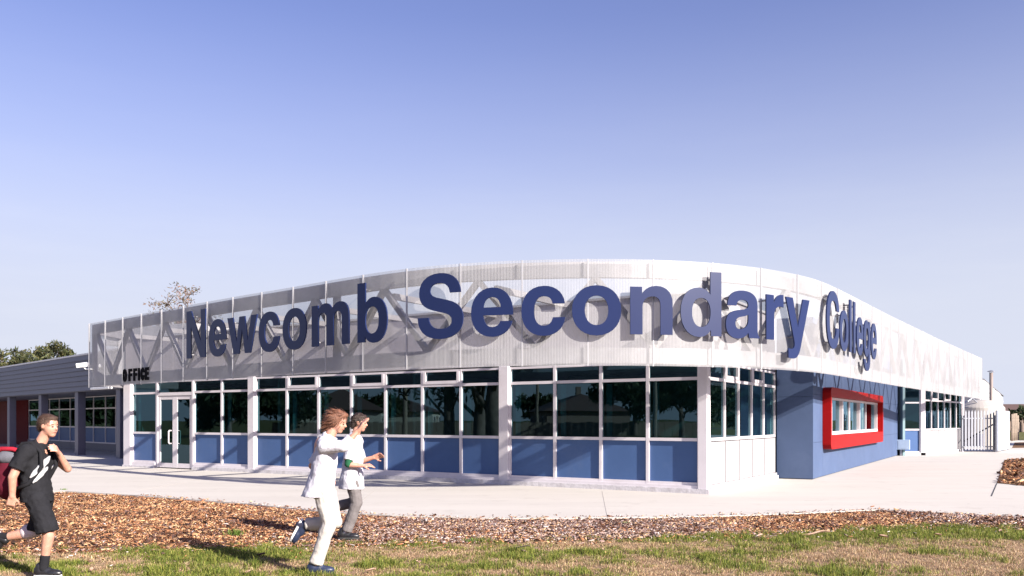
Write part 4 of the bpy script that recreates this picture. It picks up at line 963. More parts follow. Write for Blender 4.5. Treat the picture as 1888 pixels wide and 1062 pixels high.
# weatherboard shed with sloping parapet and flue
ys_ = 62.0; sa = at(1806, 700, ys_); sb = at(1849, 700, ys_ + 4)
FS = Fr((sa.x, sa.y), (sb.x, sb.y), out=(60, 0))
shed = empty('weatherboard_shed', (sa.x, sa.y, 0), 'white weatherboard building with sloping roof behind the tank', 'building')
zl = CAMH + (HORY - 699) / FPX * ys_; zr = CAMH + (HORY - 731) / FPX * (ys_ + 4)
nb = 14
for i in range(nb):
    za = zl * i / nb; zb_ = zl * (i + 1) / nb - 0.015
    # board clipped by the sloping top edge from zl at s=1.2 to zr at s=L
    sl = lambda z: FS.L if z <= zr else 1.0 + (FS.L - 1.0) * max(0.0, (zl - z)) / (zl - zr)
    mb = MB(); mb.hexa([FS.p(0, 0.03, za), FS.p(sl(za), 0.03, za), FS.p(sl(za), -0.02, za), FS.p(0, -0.02, za), FS.p(0, 0.0, zb_), FS.p(sl(zb_), 0.0, zb_), FS.p(sl(zb_), -0.02, zb_), FS.p(0, -0.02, zb_)])
    mb.build('weatherboard', M['shedwhite'], shed)
mb = MB(); FS.box(mb, 0.0, 1.0, -5, -0.03, 0, zl - 0.02); FS.box(mb, 1.0, FS.L - 0.1, -5, -0.03, 0, zr - 0.02); mb.build('wall', M['shedwhite'], shed)
mb = MB(); q = [FS.p(0.9, 0.06, zl), FS.p(FS.L + .1, 0.06, zr), FS.p(FS.L + .1, -5, zr), FS.p(0.9, -5, zl)]; mb.add([p + Vector((0, 0, .01)) for p in q] + [p + Vector((0, 0, .06)) for p in q], [(3, 2, 1, 0), (4, 5, 6, 7), (0, 1, 5, 4), (1, 2, 6, 5), (2, 3, 7, 6), (3, 0, 4, 7)]); mb.build('roof', M['galv'], shed)
fl = at(1827.5, 690, 56.0); zf0, zf1 = 0.0, CAMH + (HORY - 687) / FPX * 56.0
mb = MB(); mb.tube([(fl.x, fl.y, zf0), (fl.x, fl.y, zf1)], 0.11, 12); flue = mb.top('flue_pipe', mat('brown_flue', (0.25, 0.20, 0.18), 0.6), (fl.x, fl.y, 0), 'tall brown flue pipe with a flat cowl standing behind the tank', 'flue', smooth=True)
mb = MB(); mb.lathe((fl.x, fl.y, zf1 + 0.06), [(0.24, 0), (0.22, 0.03), (0.05, 0.09)], 12); mb.build('cowl', M['galv'], flue)
mb = MB()
for a_ in (0, 2.1, 4.2): mb.bar((fl.x + .1 * math.cos(a_), fl.y + .1 * math.sin(a_), zf1 - .02), (fl.x + .14 * math.cos(a_), fl.y + .14 * math.sin(a_), zf1 + .07), .015, .015)
mb.build('cowl_stay', M['galv'], flue)
# timber posts
for i, (px, h) in enumerate(((1866, 1.55), (1869.5, 1.6), (1873, 1.62), (1876, 1.5))):
    c = G(px, 813 - i * 0.5); mb = MB(); mb.tube([(c.x, c.y, 0), (c.x + 0.01, c.y, h * 0.5), (c.x, c.y, h * 1.25)], [0.10, 0.095, 0.09], 9)
    mb.top('timber_post', M['timber'], (c.x, c.y, 0), ['leftmost', 'second', 'third', 'rightmost'][i] + ' of four weathered timber posts right of the metal fence', 'post', 'timber posts by the path', smooth=True)

# ------------------------------------------------------------------ houses
def house(c, rz, w, d, hw, hr, label, wall_m, roof_m, chim=None, wins=3, group='houses across the street', hide_win=False):
    root = empty('house', (c[0], c[1], -0.08), label, 'house', group, rz=0)
    ca, sa_ = math.cos(rz), math.sin(rz)
    T = lambda x, y, z: Vector((c[0] + x * ca - y * sa_, c[1] + x * sa_ + y * ca, z - 0.08))
    mb = MB(); mb.hexa([T(-w / 2, -d / 2, 0), T(w / 2, -d / 2, 0), T(w / 2, d / 2, 0), T(-w / 2, d / 2, 0), T(-w / 2, -d / 2, hw), T(w / 2, -d / 2, hw), T(w / 2, d / 2, hw), T(-w / 2, d / 2, hw)]); mb.build('wall', wall_m, root)
    e = 0.55; mb = MB(); rl = (w - d) / 2 if w > d else 0.2
    mb.add([T(-w / 2 - e, -d / 2 - e, hw - .1), T(w / 2 + e, -d / 2 - e, hw - .1), T(w / 2 + e, d / 2 + e, hw - .1), T(-w / 2 - e, d / 2 + e, hw - .1), T(-rl, 0, hr), T(rl, 0, hr)], [(0, 1, 5, 4), (1, 2, 5), (2, 3, 4, 5), (3, 0, 4), (3, 2, 1, 0)])
    rf = mb.build('roof', roof_m, root)
    if chim is not None:
        mb = MB(); x = chim; mb.hexa([T(x - .4, -.3, hr - 1), T(x + .4, -.3, hr - 1), T(x + .4, .3, hr - 1), T(x - .4, .3, hr - 1), T(x - .4, -.3, hr + 1), T(x + .4, -.3, hr + 1), T(x + .4, .3, hr + 1), T(x - .4, .3, hr + 1)]); mb.build('chimney', wall_m, rf)
    for sgn in (-1, 1):
        for i in range(wins):
            x = -w / 2 + w * (i + 0.5) / wins; y = sgn * (d / 2 + 0.02)
            if i == wins // 2:
                mb = MB(); mb.hexa([T(x - .45, y, .1), T(x + .45, y, .1), T(x + .45, y + sgn * .04, .1), T(x - .45, y + sgn * .04, .1), T(x - .45, y, 2.1), T(x + .45, y, 2.1), T(x + .45, y + sgn * .04, 2.1), T(x - .45, y + sgn * .04, 2.1)]); mb.build('door', M['maroon'], root); continue
            mb = MB(); mb.hexa([T(x - .9, y, .8), T(x + .9, y, .8), T(x + .9, y + sgn * .05, .8), T(x - .9, y + sgn * .05, .8), T(x - .9, y, 2.1), T(x + .9, y, 2.1), T(x + .9, y + sgn * .05, 2.1), T(x - .9, y + sgn * .05, 2.1)]); wf = mb.build('window', M['white'], root)
            y2 = y + sgn * .055
            mb = MB(); mb.add([T(x - .8, y2, .9), T(x + .8, y2, .9), T(x + .8, y2, 2.0), T(x - .8, y2, 2.0)], [(0, 1, 2, 3)]); mb.build('pane', M['dark'], wf)
    return root
cream_wall = mat('cream_render', (0.55, 0.50, 0.42), 0.85)
house((82, 140), R(-8), 16, 9, 2.6, 4.2, 'low house with dark brown roof far beyond the timber posts', M['brickwall'], M['rooftile'])
def mirror(P, fr):
    P = Vector((P[0], P[1], 0)); d = (P - fr.P).dot(fr.n); q = P - fr.n * (2 * d); return (q.x, q.y)
def vis(px, Y): return ((px - HORX) / FPX * Y, Y)
angA = math.atan2(FA.u.y, FA.u.x)
# houses, trees and poles across the street to the left; the office glass mirrors them
house(mirror(vis(1062, 112), FA), angA + 0.9, 17, 10, 2.8, 4.9, 'brick house with tiled hip roof and chimney mirrored in the corner windows', M['brickwall'], M['rooftile'], chim=-1.0)
house(mirror(vis(630, 95), FA), angA + 0.9, 12, 9, 2.7, 5.0, 'tiled roof house mirrored in the windows behind the white shirt students', cream_wall, M['rooftile'], chim=2.0)
house(mirror(vis(745, 110), FA), angA + 1.0, 11, 8, 2.7, 4.4, 'small rendered house mirrored in the middle windows', cream_wall, M['rooftile'])

# ------------------------------------------------------------------ trees
def tree(name, base, height, spread, label, group, leafc, n_br=9, leaves=2600, leaf=0.28, trunk_r=0.3, bare=0.0, crown_lo=0.45, seed=1, fork=True, clump=0.75, crown_off=(0, 0)):
    r = np.random.default_rng(seed); root = empty(name, (base[0], base[1], -0.1), label, 'tree', group)
    b = Vector((base[0], base[1], -0.1)); mb = MB(); tips = []
    top = b + Vector((crown_off[0] * .5, crown_off[1] * .5, height * 0.62)); mid = b.lerp(top, 0.5) + Vector((r.normal(0, .12), r.normal(0, .12), 0)) * height * .15
    mb.tube([b, b.lerp(mid, .12), mid, top], [trunk_r * 1.25, trunk_r, trunk_r * .8, trunk_r * .42], 9)
    for i in range(n_br):
        f = r.uniform(0.38, 1.0); st = mid.lerp(top, (f - .38) / .62) if f > .5 else b.lerp(mid, f * 1.6)
        a_ = 2.399 * i + r.uniform(-.4, .4); ln = spread * r.uniform(.55, 1.0); rise = height * r.uniform(.08, .38)
        e = st + Vector((math.cos(a_) * ln, math.sin(a_) * ln, rise)); e.z = min(e.z, b.z + height * .97)
        k1 = st.lerp(e, .5) + Vector((0, 0, rise * .22)); rr = trunk_r * r.uniform(.22, .4)
        mb.tube([st, k1, e], [rr, rr * .65, rr * .2], 6); tips.append(e); tips.append(k1.lerp(e, .5))
        for _ in range(3 if bare < .5 else 7):
            st2 = k1.lerp(e, r.uniform(0, 1)); e2 = st2 + Vector((r.normal(0, 1), r.normal(0, 1), abs(r.normal(.6, .6)))).normalized() * spread * r.uniform(.25, .5)
            e2.z = min(e2.z, b.z + height)
            mb.tube([st2, st2.lerp(e2, .5) + Vector((0, 0, .08 * spread)), e2], [rr * .4, rr * .25, rr * .08], 5); tips.append(e2)
    tips.append(top + Vector((0, 0, height * .3)))
    mb.build('trunk', M['bark'], root, smooth=True)
    if leaves:
        T = np.array([list(t_) for t_ in tips]); n = leaves; ci = r.integers(0, len(T), n)
        d = r.normal(0, 1, (n, 3)); d /= np.linalg.norm(d, axis=1)[:, None]; rad = spread * .33 * r.uniform(.6, 1.15, len(T))[ci] * r.uniform(0, 1, n) ** .45
        P = T[ci] + d * rad[:, None] * np.array([1, 1, clump]); P = P - np.array([list(origin_of(root))])
        ax = r.normal(0, 1, (n, 3)); ax /= np.linalg.norm(ax, axis=1)[:, None]; bx_ = np.cross(ax, r.normal(0, 1, (n, 3))); bx_ /= np.linalg.norm(bx_, axis=1)[:, None]
        sz = leaf * r.uniform(.5, 1.2, n)[:, None]
        V = np.stack([P - ax * sz, P + bx_ * sz * .32, P + ax * sz, P - bx_ * sz * .32], 1); F = np.arange(n * 4).reshape(n, 4)
        tone = r.uniform(.6, 1.35, len(T))[ci][:, None] * r.uniform(.7, 1.3, (n, 1)); lc = np.array(leafc)[r.integers(0, len(leafc), n)] * tone
        o = fast_mesh('crown', V.reshape(-1, 3), F, np.repeat(lc, 4, 0), M['leaf']); o.parent = root
    return root
GUM = [(0.055, 0.066, 0.026), (0.08, 0.085, 0.033), (0.11, 0.10, 0.04), (0.035, 0.045, 0.018)]
DRY = [(0.20, 0.11, 0.07), (0.15, 0.11, 0.06), (0.12, 0.11, 0.04), (0.24, 0.15, 0.11)]
DRK = [(0.035, 0.05, 0.02), (0.05, 0.07, 0.03)]
def bg_tree(px, ytop, Y, spread, seed, label, pal, **k):
    c = vis(px, Y); h = CAMH + (HORY - ytop) / FPX * Y + 0.1
    return tree('gum_tree', c, h, spread, label, 'gum trees behind the school', pal, seed=seed, **k)
bg_tree(28, 634, 66, 2.0, 4, 'leftmost gum tree crown showing above the grey clad roof', GUM, leaves=4200, leaf=0.19, n_br=10)
bg_tree(108, 627, 70, 2.3, 5, 'gum tree crown above the grey roof just left of the security camera', GUM, leaves=5000, leaf=0.19, n_br=12)
bg_tree(145, 648, 72, 1.6, 9, 'low round gum crown touching the left end of the screen', GUM, leaves=3000, leaf=0.19, n_br=8)
bg_tree(342, 531, 64, 2.5, 6, 'sparse dry reddish tree rising behind the screen above the first letters', DRY, leaves=3600, leaf=0.13, n_br=18, bare=1.0, trunk_r=0.24, clump=.5)
bg_tree(1884, 752, 118, 2.0, 8, 'small dark tree over the far house roof at the right edge', DRK, leaves=900, leaf=0.35, n_br=8)
def ref_tree(px, ytop, Y, spread, seed, label, pal, fr=None, **k):
    c = mirror(vis(px, Y), fr or FA); h = CAMH + (HORY - ytop) / FPX * Y
    return tree('street_tree', c, h, spread, label, 'trees mirrored in the glass', pal, seed=seed, **k)
ref_tree(912, 560, 44, 3.2, 21, 'thick trunked gum mirrored beside the middle column', GUM, trunk_r=0.50, leaves=1500, leaf=.3)
ref_tree(880, 560, 46, 3.0, 22, 'forked gum trunk mirrored in the pane left of the middle column', GUM, trunk_r=0.36, leaves=1200, leaf=.3)
ref_tree(827, 560, 47, 3.0, 27, 'slanting gum trunk mirrored two panes left of the middle column', GUM, trunk_r=0.36, leaves=1200, leaf=.3)
ref_tree(1170, 695, 88, 4.0, 23, 'dark bushy tree mirrored right of the tiled roof', DRK, leaves=5000, leaf=.45, crown_lo=.2)
ref_tree(1255, 690, 80, 3.6, 24, 'dark tree mirrored in the last pane before the corner', DRK, leaves=3500, leaf=.4)
ref_tree(985, 728, 125, 3.0, 25, 'far tree mirrored left of the tiled roof', DRK, leaves=1500, leaf=.5)
ref_tree(535, 720, 90, 4.0, 26, 'dark tree mirrored behind the striding students', DRK, leaves=3500, leaf=.45)
ref_tree(420, 715, 80, 4.2, 28, 'dark tree mirrored in the panes right of the door', DRK, leaves=3500, leaf=.45)
ref_tree(680, 735, 100, 4.0, 32, 'low dark tree mirrored right of the students', DRK, leaves=3000, leaf=.45)
ref_tree(1375, 690, 62, 3.4, 29, 'round dark tree mirrored in the side windows', DRK, fr=FB, leaves=4500, leaf=.4)
ref_tree(1408, 690, 75, 3.4, 30, 'second dark tree mirrored in the side windows', DRK, fr=FB, leaves=4500, leaf=.4)
for k_, (px_, yt_) in enumerate(((95, 716), (150, 712), (205, 716), (250, 705))):  # unseen trees added to keep bright sky out of the walkway panes' reflection
    ref_tree(px_, yt_, 92, 4.2, 40 + k_, ['leftmost', 'second', 'third', 'last'][k_] + ' of four added dark trees mirrored in the walkway windows at far left', DRK, fr=FLB, leaves=3500, leaf=.5)
# power poles across the street
def pole(px, Y, h, label):
    c = mirror(vis(px, Y), FA); root = empty('power_pole', (c[0], c[1], -0.1), label, 'pole', 'power poles mirrored in the glass')
    mb = MB(); mb.tube([(c[0], c[1], -0.1), (c[0], c[1], h)], [0.19, 0.13], 9); mb.build('shaft', M['timber'], root)
    mb = MB(); mb.bar((c[0] - .6, c[1] + 1.0, h - .6), (c[0] + .6, c[1] - 1.0, h - .6), .12, .14); mb.build('crossarm', M['timber'], root)
pole(990, 95, 8.0, 'power pole mirrored left of the tiled roof'); pole(745, 62, 8.5, 'power pole mirrored in the middle pane'); pole(1207, 70, 9.0, 'power pole mirrored near the corner pane')
# long low paling fence opposite, mirrored below the houses
fa_ = mirror(vis(500, 88), FA); fb_ = mirror(vis(1290, 88), FA); FF = Fr(fa_, fb_, out=(0, 0))
pf = empty('paling_fence', (fa_[0], fa_[1], -0.1), 'long dark paling fence mirrored low in the office glass', 'fence')
k = 60
for i in range(k):
    mb = MB(); w = FF.L / k; FF.box(mb, i * w + .02, (i + 1) * w - .02, -0.03, 0.01 * (i % 2), -0.1, 1.25 + .05 * (i % 3)); mb.build('paling', M['timber'], pf)

# ------------------------------------------------------------------ people
def ball(mb, c, r, n=14, m=9, rot=None):
    """ellipsoid, r = radius or (a, b, c); rot = quaternion"""
    if not hasattr(r, '__len__'): r = (r, r, r)
    c = Vector(c); vs_ = [];
    for i in range(1, m):
        th = math.pi * i / m
        for k in range(n):
            ph = 2 * math.pi * k / n; v = Vector((r[0] * math.sin(th) * math.cos(ph), r[1] * math.sin(th) * math.sin(ph), r[2] * math.cos(th)))
            if rot: v = rot @ v
            vs_.append(c + v)
    t_ = Vector((0, 0, r[2])); b_ = Vector((0, 0, -r[2]))
    if rot: t_ = rot @ t_; b_ = rot @ b_
    vs_ += [c + t_, c + b_]; T = len(vs_) - 2; fs = []
    for i in range(m - 2):
        for k in range(n): fs.append((i * n + k, i * n + (k + 1) % n, (i + 1) * n + (k + 1) % n, (i + 1) * n + k))
    for k in range(n): fs.append((T, (k + 1) % n, k)); fs.append((T + 1, (m - 2) * n + k, (m - 2) * n + (k + 1) % n))
    mb.add(vs_, fs)
def loft(mb, rings, q, n=20):
    """rings of (centre, radius forward, radius sideways), flat ended"""
    b = len(mb.v)
    for c, rf, rl in rings:
        for k in range(n):
            a_ = 2 * math.pi * k / n; mb.v.append(Vector(c) + q @ Vector((rf * math.cos(a_), rl * math.sin(a_), 0)))
    for i in range(len(rings) - 1):
        for k in range(n): mb.f.append([b + i * n + k, b + i * n + (k + 1) % n, b + (i + 1) * n + (k + 1) % n, b + (i + 1) * n + k])
    mb.f.append([b + k for k in range(n)][::-1]); mb.f.append([b + (len(rings) - 1) * n + k for k in range(n)])
def limb(mb, pts, rad, open_end=False):
    """chain of tapering capsules through pts; flat=(a,b) squashes along person's lateral axis"""
    pts = [Vector(p) for p in pts]
    for i in range(len(pts) - 1):
        a_, b_ = pts[i], pts[i + 1]; k = 5
        mb.tube([a_.lerp(b_, j / k) for j in range(k + 1)], [rad[i] + (rad[i + 1] - rad[i]) * j / k for j in range(k + 1)], 12)
    for i, (p, r) in enumerate(zip(pts, rad)):
        if not (open_end and i == len(pts) - 1): ball(mb, p, r)
def remesh(name, mb, m, parent, voxel, smooth_it=6, wrinkle=0.0, wscale=0.12, fac=0.5):
    me = bpy.data.meshes.new(name); off = origin_of(parent)
    me.from_pydata([tuple(q - off) for q in mb.v], [], mb.f); me.update()
    bm = bmesh.new(); bm.from_mesh(me)
    bmesh.ops.recalc_face_normals(bm, faces=bm.faces); bm.to_mesh(me); bm.free()
    o = bpy.data.objects.new(name, me); COL.objects.link(o)
    rm = o.modifiers.new('r', 'REMESH'); rm.mode = 'VOXEL'; rm.voxel_size = voxel; rm.use_smooth_shade = True
    sm = o.modifiers.new('s', 'SMOOTH'); sm.factor = fac; sm.iterations = smooth_it
    if wrinkle > 0:
        tx = bpy.data.textures.new('folds', 'CLOUDS'); tx.noise_scale = wscale; tx.noise_depth = 2
        dm_ = o.modifiers.new('d', 'DISPLACE'); dm_.texture = tx; dm_.strength = wrinkle; dm_.mid_level = 0.5
        s2 = o.modifiers.new('s2', 'SMOOTH'); s2.factor = 0.4; s2.iterations = 2
    dg = bpy.context.evaluated_depsgraph_get(); me2 = bpy.data.meshes.new_from_object(o.evaluated_get(dg))
    bpy.data.objects.remove(o); bpy.data.meshes.remove(me); me2.name = name
    me2.polygons.foreach_set('use_smooth', [True] * len(me2.polygons)); me2.materials.clear(); me2.materials.append(m)
    o = bpy.data.objects.new(name, me2); COL.objects.link(o); o.parent = parent
    return o
def skin_mat(name, col):
    m, n, l, p = new_mat(name); tc = n.new('ShaderNodeTexCoord'); nz = n.new('ShaderNodeTexNoise'); nz.inputs['Scale'].default_value = 14; nz.inputs['Detail'].default_value = 4
    l.new(tc.outputs['Object'], nz.inputs['Vector']); cr = n.new('ShaderNodeValToRGB')
    cr.color_ramp.elements[0].color = (col[0] * .85, col[1] * .75, col[2] * .72, 1); cr.color_ramp.elements[1].color = (*col, 1); cr.color_ramp.elements[0].position = .3; cr.color_ramp.elements[1].position = .65
    l.new(nz.outputs['Fac'], cr.inputs['Fac']); l.new(cr.outputs['Color'], p.inputs['Base Color']); p.inputs['Roughness'].default_value = 0.5
    p.inputs['Subsurface Weight'].default_value = 0.15; p.inputs['Subsurface Radius'].default_value = (0.02, 0.008, 0.005)
    return m
skin = skin_mat('skin', (0.50, 0.27, 0.195))
eye_m = mat('eye_dark', (0.03, 0.02, 0.02), 0.3); lip_m = mat('lips', (0.42, 0.16, 0.14), 0.5)
cloth = lambda nm, c, v=.06: mat(nm, c, 0.9, var=v, scale=6, bump=0.25, bscale=160, spec=0.15)

class Person:
    """local axes: f forward, l to the person's left, z up; base is the ground point below f = l = 0"""
    def __init__(s, base, yaw, label):
        s.base = Vector(base); s.f = Vector((math.cos(yaw), math.sin(yaw), 0)); s.l = Vector((-math.sin(yaw), math.cos(yaw), 0))
        s.q = Quaternion((0, 0, 1), yaw); s.root = empty('person', s.base, label, 'person')
        s.body = MB()
    def P(s, f, l, z): return s.base + s.f * f + s.l * l + Vector((0, 0, z))
    def head(s, c, h=0.225, pitch=0.0, yaw=0.0):
        """h = head height; pitch > 0 looks down, yaw > 0 turns left"""
        q = s.q @ Quaternion((0, 0, 1), yaw) @ Quaternion((0, 1, 0), pitch); s.hq = q; s.hc = Vector(c); s.hh = h
        H = lambda x, y, z: s.hc + q @ Vector((x * h, y * h, z * h)); s.H = H; mb = s.body
        ball(mb, H(-.06, 0, .10), (.42 * h, .345 * h, .40 * h), 18, 12, q)       # skull
        ball(mb, H(.10, 0, -.10), (.28 * h, .29 * h, .36 * h), 16, 10, q)        # face
        ball(mb, H(.20, 0, -.36), (.13 * h, .17 * h, .12 * h), 12, 8, q)         # chin
        ball(mb, H(.02, 0, -.28), (.24 * h, .26 * h, .16 * h), 12, 8, q)         # jaw
        ball(mb, H(.385, 0, -.09), (.09 * h, .065 * h, .065 * h), 10, 8, q)      # nose tip
        mb.tube([H(.30, 0, .08), H(.39, 0, -.07)], [.035 * h, .055 * h], 8)
        ball(mb, H(.32, 0, -.235), (.05 * h, .11 * h, .035 * h), 10, 8, q)       # lips
        for y in (-1, 1):
            ball(mb, H(.25, y * .14, .075), (.09 * h, .11 * h, .03 * h), 10, 6, q)   # brow
            ball(mb, H(-.03, y * .345, -.02), (.075 * h, .03 * h, .125 * h), 10, 8, q)   # ear
    def face(s):
        H, h, q = s.H, s.hh, s.hq
        for y in (-1, 1):
            mb = MB(); ball(mb, H(.345, y * .135, .0), (.028 * h, .055 * h, .03 * h), 8, 6, q); mb.build('eye', eye_m, s.root, smooth=True)
            mb = MB(); ball(mb, H(.335, y * .14, .095), (.025 * h, .085 * h, .016 * h), 8, 6, q); mb.build('eyebrow', s.hair_m, s.root, smooth=True)
        mb = MB(); ball(mb, H(.365, 0, -.235), (.02 * h, .085 * h, .018 * h), 8, 6, q); mb.build('mouth', lip_m, s.root, smooth=True)
    def hair(s, m, balls, voxel=.009, wr=.02, strands=0, slen=.05):
        s.hair_m = m; mb = MB()
        for c, r in balls: ball(mb, s.H(*c), tuple(x * s.hh for x in r), 16, 10, s.hq)
        o = remesh('hair', mb, m, s.root, voxel, 2, wr, .02)
        # loose strands over the mass so the outline is not smooth
        me = o.data; nv = len(me.vertices); co = np.zeros(nv * 3); no = np.zeros(nv * 3); me.vertices.foreach_get('co', co); me.vertices.foreach_get('normal', no)
        co = co.reshape(-1, 3); no = no.reshape(-1, 3); k = 1500; r = np.random.default_rng(5); i = r.integers(0, nv, k)
        fl = np.array(s.hq @ Vector((-.75, 0, -.65)))[None] + r.normal(0, .28, (k, 3)); fl = fl - no[i] * np.sum(fl * no[i], 1)[:, None] * .8; fl /= np.linalg.norm(fl, axis=1)[:, None]
        ln = r.uniform(.5, 1.2, (k, 1)) * slen; p0 = co[i] - no[i] * .003; p1 = p0 + fl * ln * .5 + no[i] * .006; p2 = p0 + fl * ln + no[i] * r.uniform(-.003, .010, (k, 1))
        w = np.cross(fl, no[i]); w = w / np.linalg.norm(w, axis=1)[:, None] * .0022
        V = np.stack([p0 - w, p0 + w, p1 + w, p1 - w, p2 + w * .4, p2 - w * .4], 1).reshape(-1, 3); b_ = np.arange(k)[:, None] * 6
        F = np.concatenate([b_ + np.array([[0, 1, 2, 3]]), b_ + np.array([[3, 2, 4, 5]])], 0)
        so = fast_mesh('hair_strands', V, F, np.full((len(V), 3), .1), m); so.parent = o; so['kind'] = 'stuff'
        return o
    def hand(s, wrist, dirv, palmn, curl=0.5, size=1.0, side=1):
        """wrist point, direction of the fingers, palm normal (side the fingers curl to); side=+1 puts the thumb towards dirv x palmn"""
        d = Vector(dirv).normalized(); pn = Vector(palmn); pn = (pn - d * pn.dot(d)).normalized(); w = d.cross(pn) * side; mb = s.body; k = size
        L = .085 * k
        for t_ in (-.028, -.009, .010, .028): limb(mb, [wrist + w * t_ * .55 * k, wrist + d * L + w * t_ * k], [.017 * k, .0135 * k])
        for j, (t_, ln, r) in enumerate(((.031, .068, .0092), (.010, .078, .0095), (-.011, .072, .0092), (-.031, .056, .0082))):
            p0 = wrist + d * L + w * t_ * k; a_ = curl * (0.5 + .12 * j); pts = [p0]; dd = d.copy()
            for seg in (.42, .32, .26):
                dd = (dd * math.cos(a_) + pn * math.sin(a_)).normalized() if seg else dd
                p0 = p0 + dd * ln * seg * k; pts.append(p0)
                pn2 = (pn * math.cos(a_) - d * math.sin(a_))
            limb(mb, pts, [r * k, r * k * .98, r * k * .92, r * k * .8])
        b_ = wrist + d * .022 * k + w * .026 * k; t1 = b_ + (d * .6 + w * .75 + pn * .25).normalized() * .042 * k; t2 = t1 + (d * .85 + w * .25 + pn * .3).normalized() * .034 * k
        limb(mb, [b_, t1, t2], [.014 * k, .0115 * k, .0095 * k])
    def finish(s): return remesh('body', s.body, s.skin_m if hasattr(s, 'skin_m') else skin, s.root, .0075, 3, fac=.4)

def shoe(p, heel, toe, m, sole_m, up=Vector((0, 0, 1)), sc=1.0, name='shoe'):
    """heel, toe: points on the sole line"""
    heel = Vector(heel); toe = Vector(toe); d = (toe - heel).normalized(); up = (up - d * up.dot(d)).normalized(); L = (toe - heel).length; w = up.cross(d)
    q = Matrix((d, w, up)).transposed().to_quaternion(); A = lambda x, y, z: heel + d * x + w * y + up * z; mb = MB()
    ball(mb, A(.05 * sc, 0, .055 * sc), (.052 * sc, .038 * sc, .055 * sc), 14, 9, q); ball(mb, A(L * .38, 0, .05 * sc), (.09 * sc, .036 * sc, .048 * sc), 14, 9, q)
    ball(mb, A(L * .70, 0, .035 * sc), (.085 * sc, .045 * sc, .038 * sc), 14, 9, q); ball(mb, A(L - .055 * sc, 0, .030 * sc), (.055 * sc, .040 * sc, .030 * sc), 14, 9, q)
    limb(mb, [A(.055 * sc, 0, .06 * sc), A(.06 * sc, 0, .10 * sc)], [.042 * sc, .040 * sc])
    o = remesh(name, mb, m, p.root, .007, 3)
    mb = MB(); n = 16; ring = []
    for i in range(n):
        a_ = 2 * math.pi * i / n; x = L * (.5 + .505 * math.cos(a_)); y = (.047 if x > L * .5 else .041) * sc * math.sin(a_) * (1.0 if .12 < x / L < .9 else .95); ring.append((x, y))
    vs_ = [A(x, y, 0.0) for x, y in ring] + [A(x, y, .022 * sc) for x, y in ring]
    mb.add(vs_, [list(range(n))[::-1], list(range(n, 2 * n))] + [(i, (i + 1) % n, n + (i + 1) % n, n + i) for i in range(n)]); mb.build('sole', sole_m, o, smooth=False)
    return o

shirt_m = cloth('white_shirt', (0.52, 0.51, 0.56)); cream_m = cloth('cream_trousers', (0.47, 0.44, 0.405)); grey_m = cloth('grey_trousers', (0.15, 0.135, 0.135)); blk_m = cloth('black_cloth', (0.016, 0.016, 0.019), .2)
shoe_blk = mat('black_leather', (0.015, 0.015, 0.018), 0.35); shoe_nvy = mat('navy_leather', (0.02, 0.028, 0.06), 0.35); sole_blk = mat('sole_dark', (0.03, 0.03, 0.03), 0.8); sole_wht = mat('sole_white', (0.75, 0.74, 0.74), 0.7)

# --- striding student in white shirt and cream trousers
g = G(572, 1055, -0.03); A = Person((g.x, g.y, -0.03), R(4), 'running student in white shirt and cream trousers with one hand raised ahead'); A.skin_m = skin
P = A.P
A.head(P(.275, 0, 1.515), .225, pitch=.30, yaw=-.25)
limb(A.body, [P(.17, 0, 1.33), P(.225, 0, 1.43)], [.06, .052])
limb(A.body, [P(.14, 0, 1.28), P(.12, 0, 1.05), P(.12, 0, .9)], [.10, .10, .10])
limb(A.body, [P(.17, -.17, 1.27), P(.36, -.22, 1.27), P(.50, -.19, 1.43)], [.045, .038, .026])     # right arm raised ahead
A.hand(P(.50, -.19, 1.43), (.50, .05, .85), (.8, .35, -.3), .35, 1.0, 1)
limb(A.body, [P(.13, .17, 1.27), P(-.02, .24, 1.06), P(.12, .22, .92)], [.045, .038, .026])          # left arm swings back
A.hand(P(.12, .22, .92), (.7, -.1, -.3), (.2, -.9, .2), .9, .95, 1)
limb(A.body, [P(.14, -.085, .86), P(.20, -.095, .50), P(.065, -.09, .09)], [.07, .05, .035]); limb(A.body, [P(.13, .085, .86), P(.23, .10, .49), P(-.13, .10, .46)], [.07, .05, .035])
A.finish()
mb = MB(); limb(mb, [P(.175, 0, 1.35), P(.17, 0, 1.27)], [.075, .11]); limb(mb, [P(.165, .12, 1.29), P(.165, -.12, 1.29)], [.085, .085])
loft(mb, [(P(.065, 0, .765), .165, .20), (P(.095, 0, .86), .15, .185), (P(.12, 0, .98), .13, .17), (P(.145, 0, 1.12), .125, .18), (P(.16, 0, 1.25), .11, .175), (P(.168, 0, 1.32), .07, .11)], A.q)
limb(mb, [P(.165, -.165, 1.275), P(.355, -.22, 1.275), P(.43, -.205, 1.355)], [.075, .058, .052], True); limb(mb, [P(.14, .165, 1.275), P(.0, .235, 1.09)], [.075, .065], True)
remesh('shirt', mb, shirt_m, A.root, .008, 4, .034, .11)
mb = MB(); ball(mb, P(.12, 0, .84), (.125, .165, .13), 16, 10, A.q)
limb(mb, [P(.14, -.085, .82), P(.20, -.095, .50), P(.14, -.092, .32), P(.075, -.09, .10)], [.10, .076, .070, .068], True); limb(mb, [P(.14, .085, .82), P(.235, .10, .50), P(-.06, .10, .468)], [.10, .076, .066], True)
remesh('trousers', mb, cream_m, A.root, .008, 4, .026, .10)
shoe(A, P(-.02, -.09, .0), P(.25, -.085, .0), shoe_nvy, sole_blk, sc=1.05)
shoe(A, P(-.10, .10, .535), P(-.22, .10, .30), shoe_nvy, sole_wht, up=Vector((1, 0, .4)), sc=1.0)
